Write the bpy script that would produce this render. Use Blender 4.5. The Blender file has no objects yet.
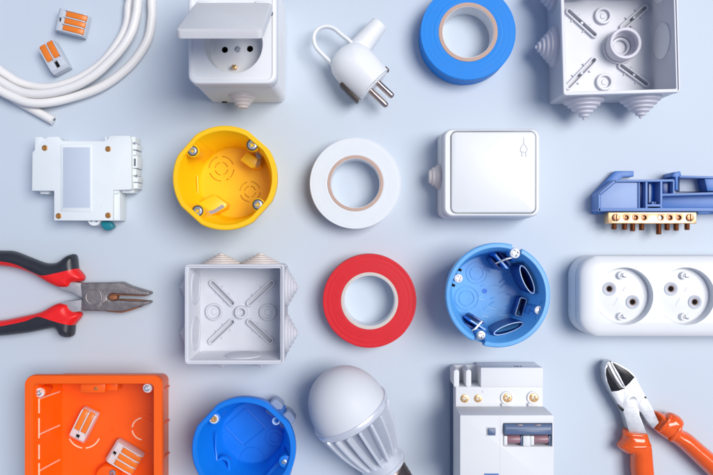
import bpy, bmesh, math, random
import numpy as np
from mathutils import Vector, Matrix
from mathutils.geometry import delaunay_2d_cdt

random.seed(4)
R = math.radians
PI = math.pi
sc = bpy.context.scene
COL = sc.collection

# ------------------------------------------------------------------ camera, light, exposure
K = 0.70            # mm of tabletop per pixel of the 713 x 475 photograph
H = 500.0           # camera height above the tabletop, mm
cam_d = bpy.data.cameras.new('camera')
cam = bpy.data.objects.new('camera', cam_d)
COL.objects.link(cam)
cam.location = (0, 0, H / 1000)
cam_d.sensor_width = 36.0
cam_d.lens = 36.0 * H / (713 * K)
cam_d.clip_start = 0.01
cam_d.clip_end = 50
sc.camera = cam

world = bpy.data.worlds.new('World')
sc.world = world
world.use_nodes = True
bg = world.node_tree.nodes['Background']
bg.inputs[0].default_value = (0.54, 0.66, 1.0, 1)
bg.inputs[1].default_value = 0.42


def area(name, loc, target, size, power, color):
    d = bpy.data.lights.new(name, 'AREA')
    d.shape = 'RECTANGLE'
    d.size, d.size_y = size
    d.energy = power
    d.color = color
    o = bpy.data.objects.new(name, d)
    COL.objects.link(o)
    o.location = loc
    o.rotation_euler = (Vector(target) - Vector(loc)).to_track_quat('-Z', 'Y').to_euler()
    return o


area('key_softbox', (2.1, 0.7, 4.1), (0.0, 0.0, 0.0), (2.4, 2.6), 252.0, (1.0, 0.975, 0.945))

vs = sc.view_settings
vs.view_transform = 'Standard'
vs.look = 'None'
vs.exposure = -0.06
vs.gamma = 1.0
vs.use_curve_mapping = False

# ------------------------------------------------------------------ materials
MATS = {}


def mat(name, col, rough=0.4, metal=0.0, grain=0.03, mottle=0.04, bump=0.06, bscale=1400, mscale=60,
        trans=0.0, sss=0.0, coat=0.0, spec=0.5, wear=0.0):
    if name in MATS:
        return MATS[name]
    m = bpy.data.materials.new(name)
    m.use_nodes = True
    nt = m.node_tree
    b = nt.nodes['Principled BSDF']
    tc = nt.nodes.new('ShaderNodeTexCoord')
    n1 = nt.nodes.new('ShaderNodeTexNoise')
    n1.inputs['Scale'].default_value = mscale
    n1.inputs['Detail'].default_value = 6
    n1.inputs['Roughness'].default_value = 0.65
    nt.links.new(tc.outputs['Object'], n1.inputs['Vector'])
    ramp = nt.nodes.new('ShaderNodeMapRange')
    ramp.inputs['From Min'].default_value = 0.25
    ramp.inputs['From Max'].default_value = 0.75
    ramp.inputs['To Min'].default_value = 1.0 - mottle
    ramp.inputs['To Max'].default_value = 1.0 + mottle
    nt.links.new(n1.outputs['Fac'], ramp.inputs['Value'])
    mul = nt.nodes.new('ShaderNodeVectorMath')
    mul.operation = 'SCALE'
    mul.inputs[0].default_value = col[:3]
    nt.links.new(ramp.outputs[0], mul.inputs['Scale'])
    src = mul.outputs[0]
    nt.links.new(src, b.inputs['Base Color'])
    n2 = nt.nodes.new('ShaderNodeTexNoise')
    n2.inputs['Scale'].default_value = bscale
    n2.inputs['Detail'].default_value = 4
    nt.links.new(tc.outputs['Object'], n2.inputs['Vector'])
    rr = nt.nodes.new('ShaderNodeMapRange')
    rr.inputs['To Min'].default_value = max(0.02, rough - 0.10)
    rr.inputs['To Max'].default_value = min(1.0, rough + 0.10)
    nt.links.new(n1.outputs['Fac'], rr.inputs['Value'])
    nt.links.new(rr.outputs[0], b.inputs['Roughness'])
    if bump > 0:
        bp = nt.nodes.new('ShaderNodeBump')
        bp.inputs['Strength'].default_value = bump
        bp.inputs['Distance'].default_value = 0.0004
        nt.links.new(n2.outputs['Fac'], bp.inputs['Height'])
        nt.links.new(bp.outputs[0], b.inputs['Normal'])
    b.inputs['Metallic'].default_value = metal
    b.inputs['Specular IOR Level'].default_value = spec
    if trans:
        b.inputs['Transmission Weight'].default_value = trans
        b.inputs['IOR'].default_value = 1.4
    if sss:
        b.inputs['Subsurface Weight'].default_value = sss
        b.inputs['Subsurface Radius'].default_value = (1, 0.9, 0.8)
        b.inputs['Subsurface Scale'].default_value = 0.0015
    if coat:
        b.inputs['Coat Weight'].default_value = coat
        b.inputs['Coat Roughness'].default_value = 0.12
    MATS[name] = m
    return m


M_TABLE = mat('table_board', (0.535, 0.60, 0.675), rough=0.55, mottle=0.018, mscale=7, bump=0.05, bscale=900, spec=0.3)
M_WHITE = mat('white_plastic', (0.77, 0.78, 0.79), rough=0.42, mottle=0.012, mscale=90, bump=0.03)
M_WHITE_G = mat('gloss_white_plastic', (0.77, 0.785, 0.80), rough=0.38, spec=0.35, mottle=0.01, bump=0.015, bscale=500)
M_LID = mat('grey_white_plastic', (0.62, 0.62, 0.635), rough=0.42, mottle=0.012, bump=0.05, bscale=2500)
M_COLLAR = mat('collar_grey_plastic', (0.47, 0.49, 0.55), rough=0.45, mottle=0.03)
M_WARMW = mat('warm_white_plastic', (0.68, 0.62, 0.605), rough=0.42, mottle=0.02)
M_CABLE = mat('cable_sheath', (0.78, 0.76, 0.745), rough=0.45, mottle=0.025, mscale=40, bump=0.04, bscale=700)
M_BREAK = mat('breaker_plastic', (0.73, 0.775, 0.79), rough=0.6, spec=0.25, mottle=0.012, bump=0.08, bscale=2600)
M_BREAK2 = mat('switchgear_plastic', (0.74, 0.75, 0.76), rough=0.62, spec=0.22, mottle=0.012, bump=0.08, bscale=2600)
M_STICK = mat('blue_grey_sticker', (0.50, 0.565, 0.66), rough=0.6, spec=0.2, mottle=0.015, bump=0.02)
M_GREY = mat('grey_box_plastic', (0.60, 0.61, 0.655), rough=0.4, mottle=0.02, mscale=110, bump=0.05)
M_GROM = mat('grey_rubber', (0.58, 0.57, 0.63), rough=0.45, mottle=0.03, bump=0.06)
M_YEL = mat('yellow_plastic', (0.94, 0.545, 0.003), rough=0.36, mottle=0.03, mscale=80, bump=0.06, sss=0.0)
M_ORG = mat('orange_plastic', (0.90, 0.112, 0.001), rough=0.36, mottle=0.03, mscale=70, bump=0.06)
M_ORGL = mat('lit_whitened_orange', (0.90, 0.62, 0.45), rough=0.5, mottle=0.15, mscale=300, bump=0.1)  # pale base: light painted on the score lines, stress whitening on the arcs
M_BLUE1 = mat('sky_blue_plastic', (0.10, 0.37, 0.76), rough=0.28, mottle=0.06, mscale=120, bump=0.08)
M_BLUE1S = mat('scuffed_sky_blue', (0.20, 0.46, 0.80), rough=0.3, mottle=0.1, mscale=300)
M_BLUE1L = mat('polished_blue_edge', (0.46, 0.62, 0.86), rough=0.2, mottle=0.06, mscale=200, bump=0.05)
M_BLUE2 = mat('vivid_blue_plastic', (0.003, 0.18, 0.70), rough=0.34, mottle=0.03, mscale=80, bump=0.05)
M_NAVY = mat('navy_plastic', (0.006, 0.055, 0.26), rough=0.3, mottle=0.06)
M_BLUE3 = mat('dusty_blue_plastic', (0.05, 0.17, 0.49), rough=0.42, mottle=0.04, bump=0.06)
M_BLUE3L = mat('pale_blue_plastic', (0.16, 0.27, 0.56), rough=0.45, spec=0.3, mottle=0.04, bump=0.06)
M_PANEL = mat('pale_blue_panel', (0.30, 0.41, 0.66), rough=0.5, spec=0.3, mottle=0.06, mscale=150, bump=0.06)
M_BLUECLIP = mat('clear_blue_plastic', (0.42, 0.52, 0.72), rough=0.3, mottle=0.03, trans=0.35)
M_TBLUE = mat('blue_tape', (0.004, 0.22, 0.70), rough=0.48, spec=0.25, mottle=0.05, mscale=120, bump=0.05)
M_TRED = mat('red_tape', (0.64, 0.010, 0.020), rough=0.46, spec=0.3, mottle=0.05, mscale=120, bump=0.05)
M_TWHITE = mat('white_tape', (0.70, 0.73, 0.75), rough=0.45, mottle=0.02, mscale=120, bump=0.05)
M_CARD = mat('cardboard_core', (0.52, 0.36, 0.29), rough=0.8, mottle=0.08, mscale=300, bump=0.2)
M_CARDL = mat('pale_cardboard_core', (0.62, 0.55, 0.50), rough=0.8, mottle=0.06, mscale=300, bump=0.2)
M_PAPER = mat('core_paper', (0.76, 0.77, 0.80), rough=0.6, mottle=0.02)
M_RIVET = mat('brown_rivet', (0.42, 0.20, 0.055), rough=0.45, metal=0.5, mottle=0.2, mscale=500)
M_TEAL = mat('teal_plastic', (0.008, 0.20, 0.25), rough=0.35, mottle=0.05)
M_DARK = mat('cavity_shade', (0.012, 0.011, 0.012), rough=0.85, spec=0.05, bump=0)  # near-black base paints the shade inside slots and bores
M_SLOT = mat('slot_grey', (0.30, 0.30, 0.35), rough=0.6, mottle=0.15, mscale=400)
M_BROWNHOLE = mat('bronze_contact', (0.10, 0.05, 0.035), rough=0.5, metal=0.4)
M_STEELB = mat('bright_screw_steel', (0.72, 0.74, 0.78), rough=0.28, metal=0.9, mottle=0.06, mscale=600)
M_ZINC = mat('zinc_screw', (0.46, 0.49, 0.56), rough=0.3, metal=0.75, mottle=0.1, mscale=500)
M_WSCREW = mat('white_cap_screw', (0.70, 0.70, 0.74), rough=0.45, mottle=0.02)
M_BRASS = mat('brass', (0.80, 0.50, 0.22), rough=0.28, metal=0.85, mottle=0.08, mscale=400)
M_BRASSP = mat('pale_brass', (0.78, 0.52, 0.28), rough=0.36, metal=0.75, mottle=0.08, mscale=200)
M_COPPER = mat('copper', (0.33, 0.155, 0.085), rough=0.32, metal=0.85, mottle=0.12, mscale=500)
M_PIN = mat('nickel_pin', (0.52, 0.42, 0.38), rough=0.18, metal=1.0, mottle=0.06)
M_EARTH = mat('earth_strip', (0.055, 0.042, 0.036), rough=0.45, metal=0.4, mottle=0.1)
M_STEEL = mat('worn_forged_steel', (0.27, 0.24, 0.24), rough=0.5, metal=0.75, mottle=0.28, mscale=260, bump=0.35, bscale=900)
M_TANG = mat('brushed_tang_steel', (0.50, 0.49, 0.50), rough=0.4, metal=0.6, mottle=0.12, mscale=250, bump=0.2)
M_RUST = mat('rusty_steel', (0.34, 0.13, 0.06), rough=0.55, metal=0.4, mottle=0.3, mscale=300, bump=0.3)
M_SATIN = mat('satin_steel', (0.60, 0.61, 0.64), rough=0.38, metal=0.75, mottle=0.06, mscale=250, bump=0.12, bscale=1200)
M_BLADE = mat('black_steel', (0.012, 0.012, 0.016), rough=0.32, metal=0.3, mottle=0.2, mscale=300)
M_GRIPK = mat('black_rubber', (0.022, 0.024, 0.032), rough=0.36, mottle=0.1, mscale=200, bump=0.12)
M_GRIPR = mat('red_rubber', (0.80, 0.012, 0.012), rough=0.38, mottle=0.05, mscale=200, bump=0.08)
M_GRIPO = mat('orange_grip_vinyl', (0.82, 0.10, 0.004), rough=0.16, mottle=0.04, mscale=120, bump=0.02, coat=0.5)
M_CLEAR = mat('clear_grey_plastic', (0.64, 0.69, 0.76), rough=0.25, mottle=0.03, trans=0.15, bump=0.03)
M_CLEARW = mat('clear_white_plastic', (0.76, 0.74, 0.76), rough=0.25, mottle=0.03, trans=0.12, bump=0.03)
M_LEVER = mat('orange_lever', (0.80, 0.20, 0.018), rough=0.32, mottle=0.05)
M_GLOBE = mat('frosted_globe', (0.66, 0.68, 0.71), rough=0.52, spec=0.3, mottle=0.01, bump=0.02, sss=0.15)
M_FIN = mat('silver_white_aluminium', (0.70, 0.73, 0.79), rough=0.30, metal=0.35, mottle=0.02, bump=0.03)
M_SINK = mat('shaded_aluminium', (0.40, 0.43, 0.50), rough=0.35, metal=0.4)  # fin metal made darker, painting the shade between the fins
M_CAP = mat('dark_cap_metal', (0.22, 0.17, 0.16), rough=0.35, metal=0.9, mottle=0.1)
M_TOG = mat('slate_blue_plastic', (0.085, 0.13, 0.24), rough=0.35, mottle=0.05)
M_TOGR = mat('dusty_rose_plastic', (0.30, 0.16, 0.19), rough=0.35, mottle=0.08)
M_LABEL = mat('blue_label', (0.08, 0.19, 0.45), rough=0.45)
M_INK = mat('grey_ink', (0.10, 0.11, 0.14), rough=0.6)
M_EMBOSS = mat('embossed_white', (0.66, 0.68, 0.70), rough=0.4)


# ------------------------------------------------------------------ mesh helpers (all in millimetres)
def rrect(w, d, r, z, cx=0.0, cy=0.0, n=6):
    """rounded rectangle loop, counter-clockwise; r may be a 4-list"""
    rs = [r] * 4 if not isinstance(r, (list, tuple)) else r
    out = []
    for q, (sx, sy) in enumerate(((1, 1), (-1, 1), (-1, -1), (1, -1))):
        rr = max(rs[q], 0.01)
        ox, oy = cx + sx * (w / 2 - rr), cy + sy * (d / 2 - rr)
        for i in range(n + 1):
            a = PI / 2 * (q + i / n)
            out.append((ox + rr * math.cos(a), oy + rr * math.sin(a), z))
    return out


def circ(r, z, cx=0.0, cy=0.0, n=48):
    return [(cx + r * math.cos(2 * PI * i / n), cy + r * math.sin(2 * PI * i / n), z) for i in range(n)]


def axis_m(o, d, up=(0, 0, 1)):
    """matrix taking +z to direction d, origin to o"""
    d = Vector(d).normalized()
    u = Vector(up)
    if abs(d.dot(u)) > 0.98:
        u = Vector((1, 0, 0))
    x = u.cross(d).normalized()
    y = d.cross(x)
    return Matrix(((x.x, y.x, d.x, o[0]), (x.y, y.y, d.y, o[1]), (x.z, y.z, d.z, o[2]), (0, 0, 0, 1)))


def catmull(pts, per=8, closed=False):
    P = [Vector(p) for p in pts]
    n = len(P)
    out = []
    rng = range(n) if closed else range(n - 1)
    for i in rng:
        if closed:
            a, b, c, d = P[(i - 1) % n], P[i], P[(i + 1) % n], P[(i + 2) % n]
        else:
            a = P[i - 1] if i > 0 else P[0] * 2 - P[1]
            b, c = P[i], P[i + 1]
            d = P[i + 2] if i + 2 < n else P[n - 1] * 2 - P[n - 2]
        for k in range(per):
            t = k / per
            out.append(0.5 * ((2 * b) + (c - a) * t + (2 * a - 5 * b + 4 * c - d) * t * t + (3 * b - a - 3 * c + d) * t ** 3))
    if not closed:
        out.append(P[-1])
    return out


def resample(poly, step):
    P = [Vector(p[:2]) for p in poly]
    out = []
    for i in range(len(P)):
        a, b = P[i], P[(i + 1) % len(P)]
        n = max(1, int(round((b - a).length / step)))
        for k in range(n):
            out.append(a.lerp(b, k / n))
    return out


def shade(me, sharp):
    """smooth shading, but broad flat faces keep their own normal"""
    fl = []
    vs_ = me.vertices
    for p in me.polygons:
        n = len(p.vertices)
        flat = n > 4 and p.area > 4e-6
        if n == 4 and p.area > 1.2e-5:
            co = [vs_[i].co for i in p.vertices]
            flat = min((co[i] - co[(i + 1) % 4]).length for i in range(4)) > 0.0022
        fl.append(not flat)
    me.polygons.foreach_set('use_smooth', fl)
    me.set_sharp_from_angle(angle=R(sharp))


class MB:
    def __init__(s):
        s.v, s.f = [], []

    def add(s, vs, fs, M=None):
        o = len(s.v)
        for p in vs:
            p = Vector(p)
            s.v.append(M @ p if M is not None else p)
        s.f += [[o + i for i in f] for f in fs]
        return s

    def loft(s, loops, cap0=True, cap1=True, M=None, ring=False):
        n = len(loops[0])
        vs = [p for l in loops for p in l]
        fs = []
        m = len(loops)
        for j in range(m if ring else m - 1):
            a, b = j * n, ((j + 1) % m) * n
            for i in range(n):
                k = (i + 1) % n
                fs.append([a + i, a + k, b + k, b + i])
        if cap0 and not ring:
            fs.append(list(range(n))[::-1])
        if cap1 and not ring:
            fs.append([(m - 1) * n + i for i in range(n)])
        return s.add(vs, fs, M)

    def lathe(s, prof, M=None, n=48, cap0=True, cap1=True, ring=False):
        return s.loft([circ(max(r, 0.001), z, n=n) for r, z in prof], cap0, cap1, M, ring)

    def prism(s, poly, z0, z1, M=None):
        a = [(p[0], p[1], z0) for p in poly]
        b = [(p[0], p[1], z1) for p in poly]
        area2 = sum(poly[i][0] * poly[(i + 1) % len(poly)][1] - poly[(i + 1) % len(poly)][0] * poly[i][1] for i in range(len(poly)))
        if area2 < 0:
            a, b = a[::-1], b[::-1]
        return s.loft([a, b], M=M)

    def box(s, x0, x1, y0, y1, z0, z1, M=None):
        return s.prism([(x0, y0), (x1, y0), (x1, y1), (x0, y1)], z0, z1, M)

    def tube(s, pts, r, n=14, M=None, squash=1.0):
        P = [Vector(p) for p in pts]
        rs = r if isinstance(r, (list, tuple)) else [r] * len(P)
        loops = []
        ref = Vector((0, 0, 1))
        for i, p in enumerate(P):
            t = (P[min(i + 1, len(P) - 1)] - P[max(i - 1, 0)]).normalized()
            x = t.cross(ref)
            if x.length < 1e-3:
                x = t.cross(Vector((1, 0, 0)))
            x.normalize()
            y = x.cross(t).normalized()
            loops.append([p + x * (rs[i] * math.cos(2 * PI * k / n)) + y * (rs[i] * squash * math.sin(2 * PI * k / n)) for k in range(n)])
        return s.loft(loops, M=M)

    def arc(s, cx, cy, r, w, a0, a1, z0, z1, n=16, M=None):
        pts = []
        for i in range(n + 1):
            a = R(a0 + (a1 - a0) * i / n)
            pts.append((cx + (r + w / 2) * math.cos(a), cy + (r + w / 2) * math.sin(a)))
        for i in range(n + 1):
            a = R(a1 + (a0 - a1) * i / n)
            pts.append((cx + (r - w / 2) * math.cos(a), cy + (r - w / 2) * math.sin(a)))
        return s.prism(pts, z0, z1, M)

    def stadium(s, p0, p1, ro, ri, z0, z1, M=None, n=8):
        a, b = Vector(p0[:2]), Vector(p1[:2])
        d = (b - a).normalized()
        th = math.atan2(d.y, d.x)

        def lp(r, z):
            out = []
            for c, st in ((b, th - PI / 2), (a, th + PI / 2)):
                for i in range(n + 1):
                    t = st + PI * i / n
                    out.append((c.x + r * math.cos(t), c.y + r * math.sin(t), z))
            return out
        if ri is None:
            return s.loft([lp(ro, z0), lp(ro, z1)], M=M)
        return s.loft([lp(ro, z0), lp(ro, z1 - 0.25), lp(ro - 0.25, z1), lp(ri + 0.25, z1), lp(ri, z1 - 0.25), lp(ri, z0)], ring=True, M=M)

    def pillow(s, poly, zc, hh, r, hpoly=None, step=0.8, base=0.0, lower=1.0):
        """swelling body over an outline: round edges of radius r, half height hh"""
        B = resample(poly, step)
        HP = np.array([[p[0], p[1]] for p in resample(hpoly if hpoly else poly, step * 3)])
        xs = [p.x for p in B]
        ys = [p.y for p in B]
        pts = list(B)
        BP = np.array([[p.x, p.y] for p in B])
        y = min(ys)
        j = 0
        while y < max(ys):
            x = min(xs) + (j % 2) * step / 2
            while x < max(xs):
                if np.min(np.hypot(BP[:, 0] - x, BP[:, 1] - y)) > step * 0.5:
                    pts.append(Vector((x, y)))
                x += step
            y += step * 0.87
            j += 1
        nb = len(B)
        res = delaunay_2d_cdt(pts, [(i, (i + 1) % nb) for i in range(nb)], [], 1, 1e-5)
        V, F = res[0], res[2]
        A = HP
        C = np.roll(HP, -1, axis=0)
        D = C - A
        L2 = np.maximum((D ** 2).sum(1), 1e-9)
        zs = []
        for p in V:
            q = np.array([p.x, p.y])
            t = np.clip(((q - A) * D).sum(1) / L2, 0, 1)
            d = np.sqrt((((A + D * t[:, None]) - q) ** 2).sum(1).min())
            u = 1 - min(d / r, 1.0)
            zs.append(base + (hh - base) * math.sqrt(max(0, 1 - u * u)))
        top = [(p.x, p.y, zc + z) for p, z in zip(V, zs)]
        bot = [(p.x, p.y, zc - z * lower) for p, z in zip(V, zs)]
        n = len(V)
        fs = []
        cnt = {}
        for f in F:
            f = list(f)
            a2 = sum(V[f[i]].x * V[f[(i + 1) % len(f)]].y - V[f[(i + 1) % len(f)]].x * V[f[i]].y for i in range(len(f)))
            if a2 < 0:
                f = f[::-1]
            fs.append(f)
            fs.append([n + i for i in f[::-1]])
            for i in range(len(f)):
                e = (f[i], f[(i + 1) % len(f)])
                cnt[e] = 1
        for (a, b) in list(cnt):
            if (b, a) not in cnt:
                fs.append([a, n + a, n + b, b])
        return s.add(top + bot, fs)

    def mesh(s, name, bevel=0.0, seg=2, ang=32, smooth=True, sharp=38):
        me = bpy.data.meshes.new(name)
        bm = bmesh.new()
        vv = [bm.verts.new(p * 0.001) for p in s.v]
        for f in s.f:
            ids = []
            for i in f:
                if i not in ids:
                    ids.append(i)
            if len(ids) > 2:
                try:
                    bm.faces.new([vv[i] for i in ids])
                except ValueError:
                    pass
        bmesh.ops.remove_doubles(bm, verts=bm.verts, dist=2e-6)
        bmesh.ops.recalc_face_normals(bm, faces=bm.faces)
        if bevel > 0:
            es = [e for e in bm.edges if len(e.link_faces) == 2 and e.calc_face_angle(0) > R(ang)]
            bmesh.ops.bevel(bm, geom=es, offset=bevel * 0.001, offset_type='OFFSET', segments=seg, profile=0.5, affect='EDGES', clamp_overlap=True)
        bm.to_mesh(me)
        bm.free()
        if smooth:
            shade(me, sharp)
        return me

    def build(s, name, m, parent, bevel=0.0, seg=2, ang=32, sharp=38, cut=None, label=None):
        me = s.mesh(name, 0 if cut else bevel, seg, ang, sharp=sharp)
        if cut is not None:
            me = cut_mesh(me, cut.mesh('cutter', smooth=False), sharp, bevel, seg, ang)
        return link(name, me, m, parent, label)


def link(name, me, m, parent, label=None):
    o = bpy.data.objects.new(name, me)
    COL.objects.link(o)
    if m is not None:
        if len(me.materials) == 0:
            me.materials.append(m)
        elif me.materials[0] != m:
            o.material_slots[0].link = 'OBJECT'
            o.material_slots[0].material = m
    o.parent = parent
    if label:
        o['label'] = label
    return o


def cut_mesh(me, cutter, sharp=38, bevel=0, seg=2, ang=32):
    a = bpy.data.objects.new('tmp_a', me)
    b = bpy.data.objects.new('tmp_b', cutter)
    COL.objects.link(a)
    COL.objects.link(b)
    md = a.modifiers.new('cut', 'BOOLEAN')
    md.operation = 'DIFFERENCE'
    md.solver = 'EXACT'
    md.use_self = True
    md.object = b
    dg = bpy.context.evaluated_depsgraph_get()
    new = bpy.data.meshes.new_from_object(a.evaluated_get(dg))
    bpy.data.objects.remove(a)
    bpy.data.objects.remove(b)
    bm = bmesh.new()
    bm.from_mesh(new)
    bmesh.ops.remove_doubles(bm, verts=bm.verts, dist=3e-6)
    if bevel > 0:
        es = [e for e in bm.edges if len(e.link_faces) == 2 and e.calc_face_angle(0) > R(ang)]
        bmesh.ops.bevel(bm, geom=es, offset=bevel * 0.001, offset_type='OFFSET', segments=seg, profile=0.5, affect='EDGES', clamp_overlap=True)
    bm.to_mesh(new)
    bm.free()
    shade(new, sharp)
    return new


def W(px, py, z=0.0):
    """photograph pixel seen at height z -> position on the table, mm"""
    f = K * (H - z) / H
    return ((px - 356.5) * f, -(py - 237.5) * f, z)


class Thing:
    """an Empty at the base of a thing; p() gives local millimetres for a pixel seen at height z"""

    def __init__(s, name, label, cat, px, py, z=0.0, rot=0.0, group=None, lift=0.1):
        w = W(px, py, z)
        s.ox, s.oy, s.rot, s.base = w[0], w[1], R(rot), lift
        o = bpy.data.objects.new(name, None)
        o.empty_display_size = 0.02
        COL.objects.link(o)
        o.location = (w[0] / 1000, w[1] / 1000, lift / 1000)
        o.rotation_euler = (0, 0, s.rot)
        o['label'] = label
        o['category'] = cat
        if group:
            o['group'] = group
        s.o = o

    def p(s, px, py, z=0.0):
        x, y, _ = W(px, py, z + s.base)
        x -= s.ox
        y -= s.oy
        c, n = math.cos(-s.rot), math.sin(-s.rot)
        return (x * c - y * n, x * n + y * c, z)

    def pp(s, pts, z=0.0):
        return [s.p(a, b, z) for a, b in pts]


# ------------------------------------------------------------------ shared small parts
_tmpl = {}


def screw_head(kind):
    """unit (1 mm radius) screw head mesh with a real recess"""
    if kind in _tmpl:
        return _tmpl[kind]
    b = MB().lathe([(0.80, -0.9), (1.0, -0.55), (1.0, -0.12), (0.92, 0.02), (0.6, 0.10), (0.001, 0.12)], n=28)
    c = MB()
    if kind == 'cross':
        c.box(-0.62, 0.62, -0.17, 0.17, -0.62, 0.5)
        c2 = MB().box(-0.17, 0.17, -0.62, 0.62, -0.621, 0.5)
        me = cut_mesh(b.mesh('screw'), c.mesh('c', smooth=False))
        me = cut_mesh(me, c2.mesh('c', smooth=False))
    else:
        c.box(-1.1, 1.1, -0.16, 0.16, -0.5, 0.5)
        me = cut_mesh(b.mesh('screw'), c.mesh('c', smooth=False))
    _tmpl[kind] = me
    return me


def screw(parent, pos, r, m, kind='cross', rz=20, name='screw', depth=1.0):
    key = (kind, m.name)
    if key not in _tmpl:
        me = screw_head(kind).copy()
        me.materials.clear()
        me.materials.append(m)
        _tmpl[key] = me
    o = bpy.data.objects.new(name, _tmpl[key])
    COL.objects.link(o)
    o.parent = parent
    o.location = [c * 0.001 for c in pos]
    o.scale = (r, r, r * depth)
    o.rotation_euler = (0, 0, R(rz))
    return o


def grommet_profile(Rb, L, steps=5, tip=1.0):
    pr = [(Rb + 0.6, -0.6), (Rb + 0.6, 0.6), (Rb, 0.9)]
    z = 0.9
    for i in range(steps):
        r0 = Rb + (tip - Rb) * i / steps
        r1 = Rb + (tip - Rb) * (i + 1) / steps
        dz = (L - 1.8) / steps
        pr += [(r0, z + dz * 0.30), (r0 - 0.25, z + dz * 0.48), (r1 + (r0 - r1) * 0.35, z + dz * 0.62), (r1, z + dz)]
        z += dz
    pr += [(tip, L - 0.3), (tip * 0.6, L), (0.001, L)]
    return pr


def table():
    b = MB()
    me = b.box(-1100, 1100, -900, 900, -18, 0).mesh('tabletop', bevel=2)
    o = link('tabletop', me, M_TABLE, None)
    o['kind'] = 'structure'
    o['label'] = 'pale blue matte tabletop under all the electrical parts'
    o['category'] = 'tabletop'


table()


# ------------------------------------------------------------------ white cable coil
def cable():
    t = Thing('cable_coil', 'white round sheathed cable coiled in loops with a cut end pointing down', 'cable', 60, 40)
    r = 3.1

    def P(px, py, z):
        return t.p(px, py, z)
    cx, cy = 38.0, -6.0

    def off(a0, a1, rad0, rad1, z, n=9):
        out = []
        for i in range(1, n):
            f = i / n
            a = R(a0 + (a1 - a0) * f)
            rd = rad0 + (rad1 - rad0) * f
            out.append(P(cx + rd * math.cos(a), cy + rd * math.sin(a), z))
        return out
    tail = [P(53.5, 120.8, r), P(39, 112.8, r), (P(22, 103.5, r)), P(10, 95.5, r), P(0, 87, r), P(-24, 64, r)]
    inner = [P(129, -6, r), P(128.6, 8, r), P(126.6, 26, r), P(117, 45, r), P(101, 64, r), P(80, 78, r), P(60, 85.5, r), P(45, 87.6, r),
             P(31, 86, r), P(18, 82, r + 1), P(8, 76, r + 2), P(-3, 68, r + 3)]
    mid = [P(137, -8, 3 * r), P(137.4, 4, 3 * r), P(135.8, 17, 3 * r), P(131, 33, 3 * r), P(121, 49, 3 * r), P(107, 64, 3 * r), P(93, 76, 3 * r), P(75, 86, 3 * r),
           P(55, 92, 3 * r), P(35, 94, 3 * r), P(18, 90.8, 3 * r), P(0, 81, 3 * r), P(-12, 72, 3 * r)]
    outer = [P(150.6, -10, r), P(151.6, 4, r), P(151.6, 20, r), P(147.6, 40, r), P(135, 60, r), P(118, 76, r + .5), P(98, 88.5, r + 1.0), P(72, 97.5, r + 2),
             P(47, 102.8, 2.4 * r), P(28, 102.5, 3 * r), P(13, 97.2, 3.1 * r), P(0, 90.6, 3.1 * r), P(-16, 79, 3.1 * r), P(-45, 48, 3.0 * r), P(-58, 10, 2.5 * r)]
    path = tail + off(135, 355, 90, 91, r) + inner + off(118, 362, 84, 99, 2 * r) + mid + off(122, 358, 93, 112, 3.2 * r) + outer
    pts = catmull(path, 7)
    t_s = MB().tube(pts, r, n=18).build('sheath', M_CABLE, t.o, sharp=70)
    # cut end: two insulated conductors just showing
    e = Vector(path[0])
    d = (Vector(path[0]) - Vector(path[1])).normalized()
    sd = Vector((-d.y, d.x, 0))
    for s_, m in ((-1, M_STICK), (1, M_INK)):
        b = MB().tube([e - d * 1.0 + sd * s_ * 1.05, e + d * 0.5 + sd * s_ * 1.05], 0.95, n=10)
        b.build('conductor', m, t.o, bevel=0.1)


cable()


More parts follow.
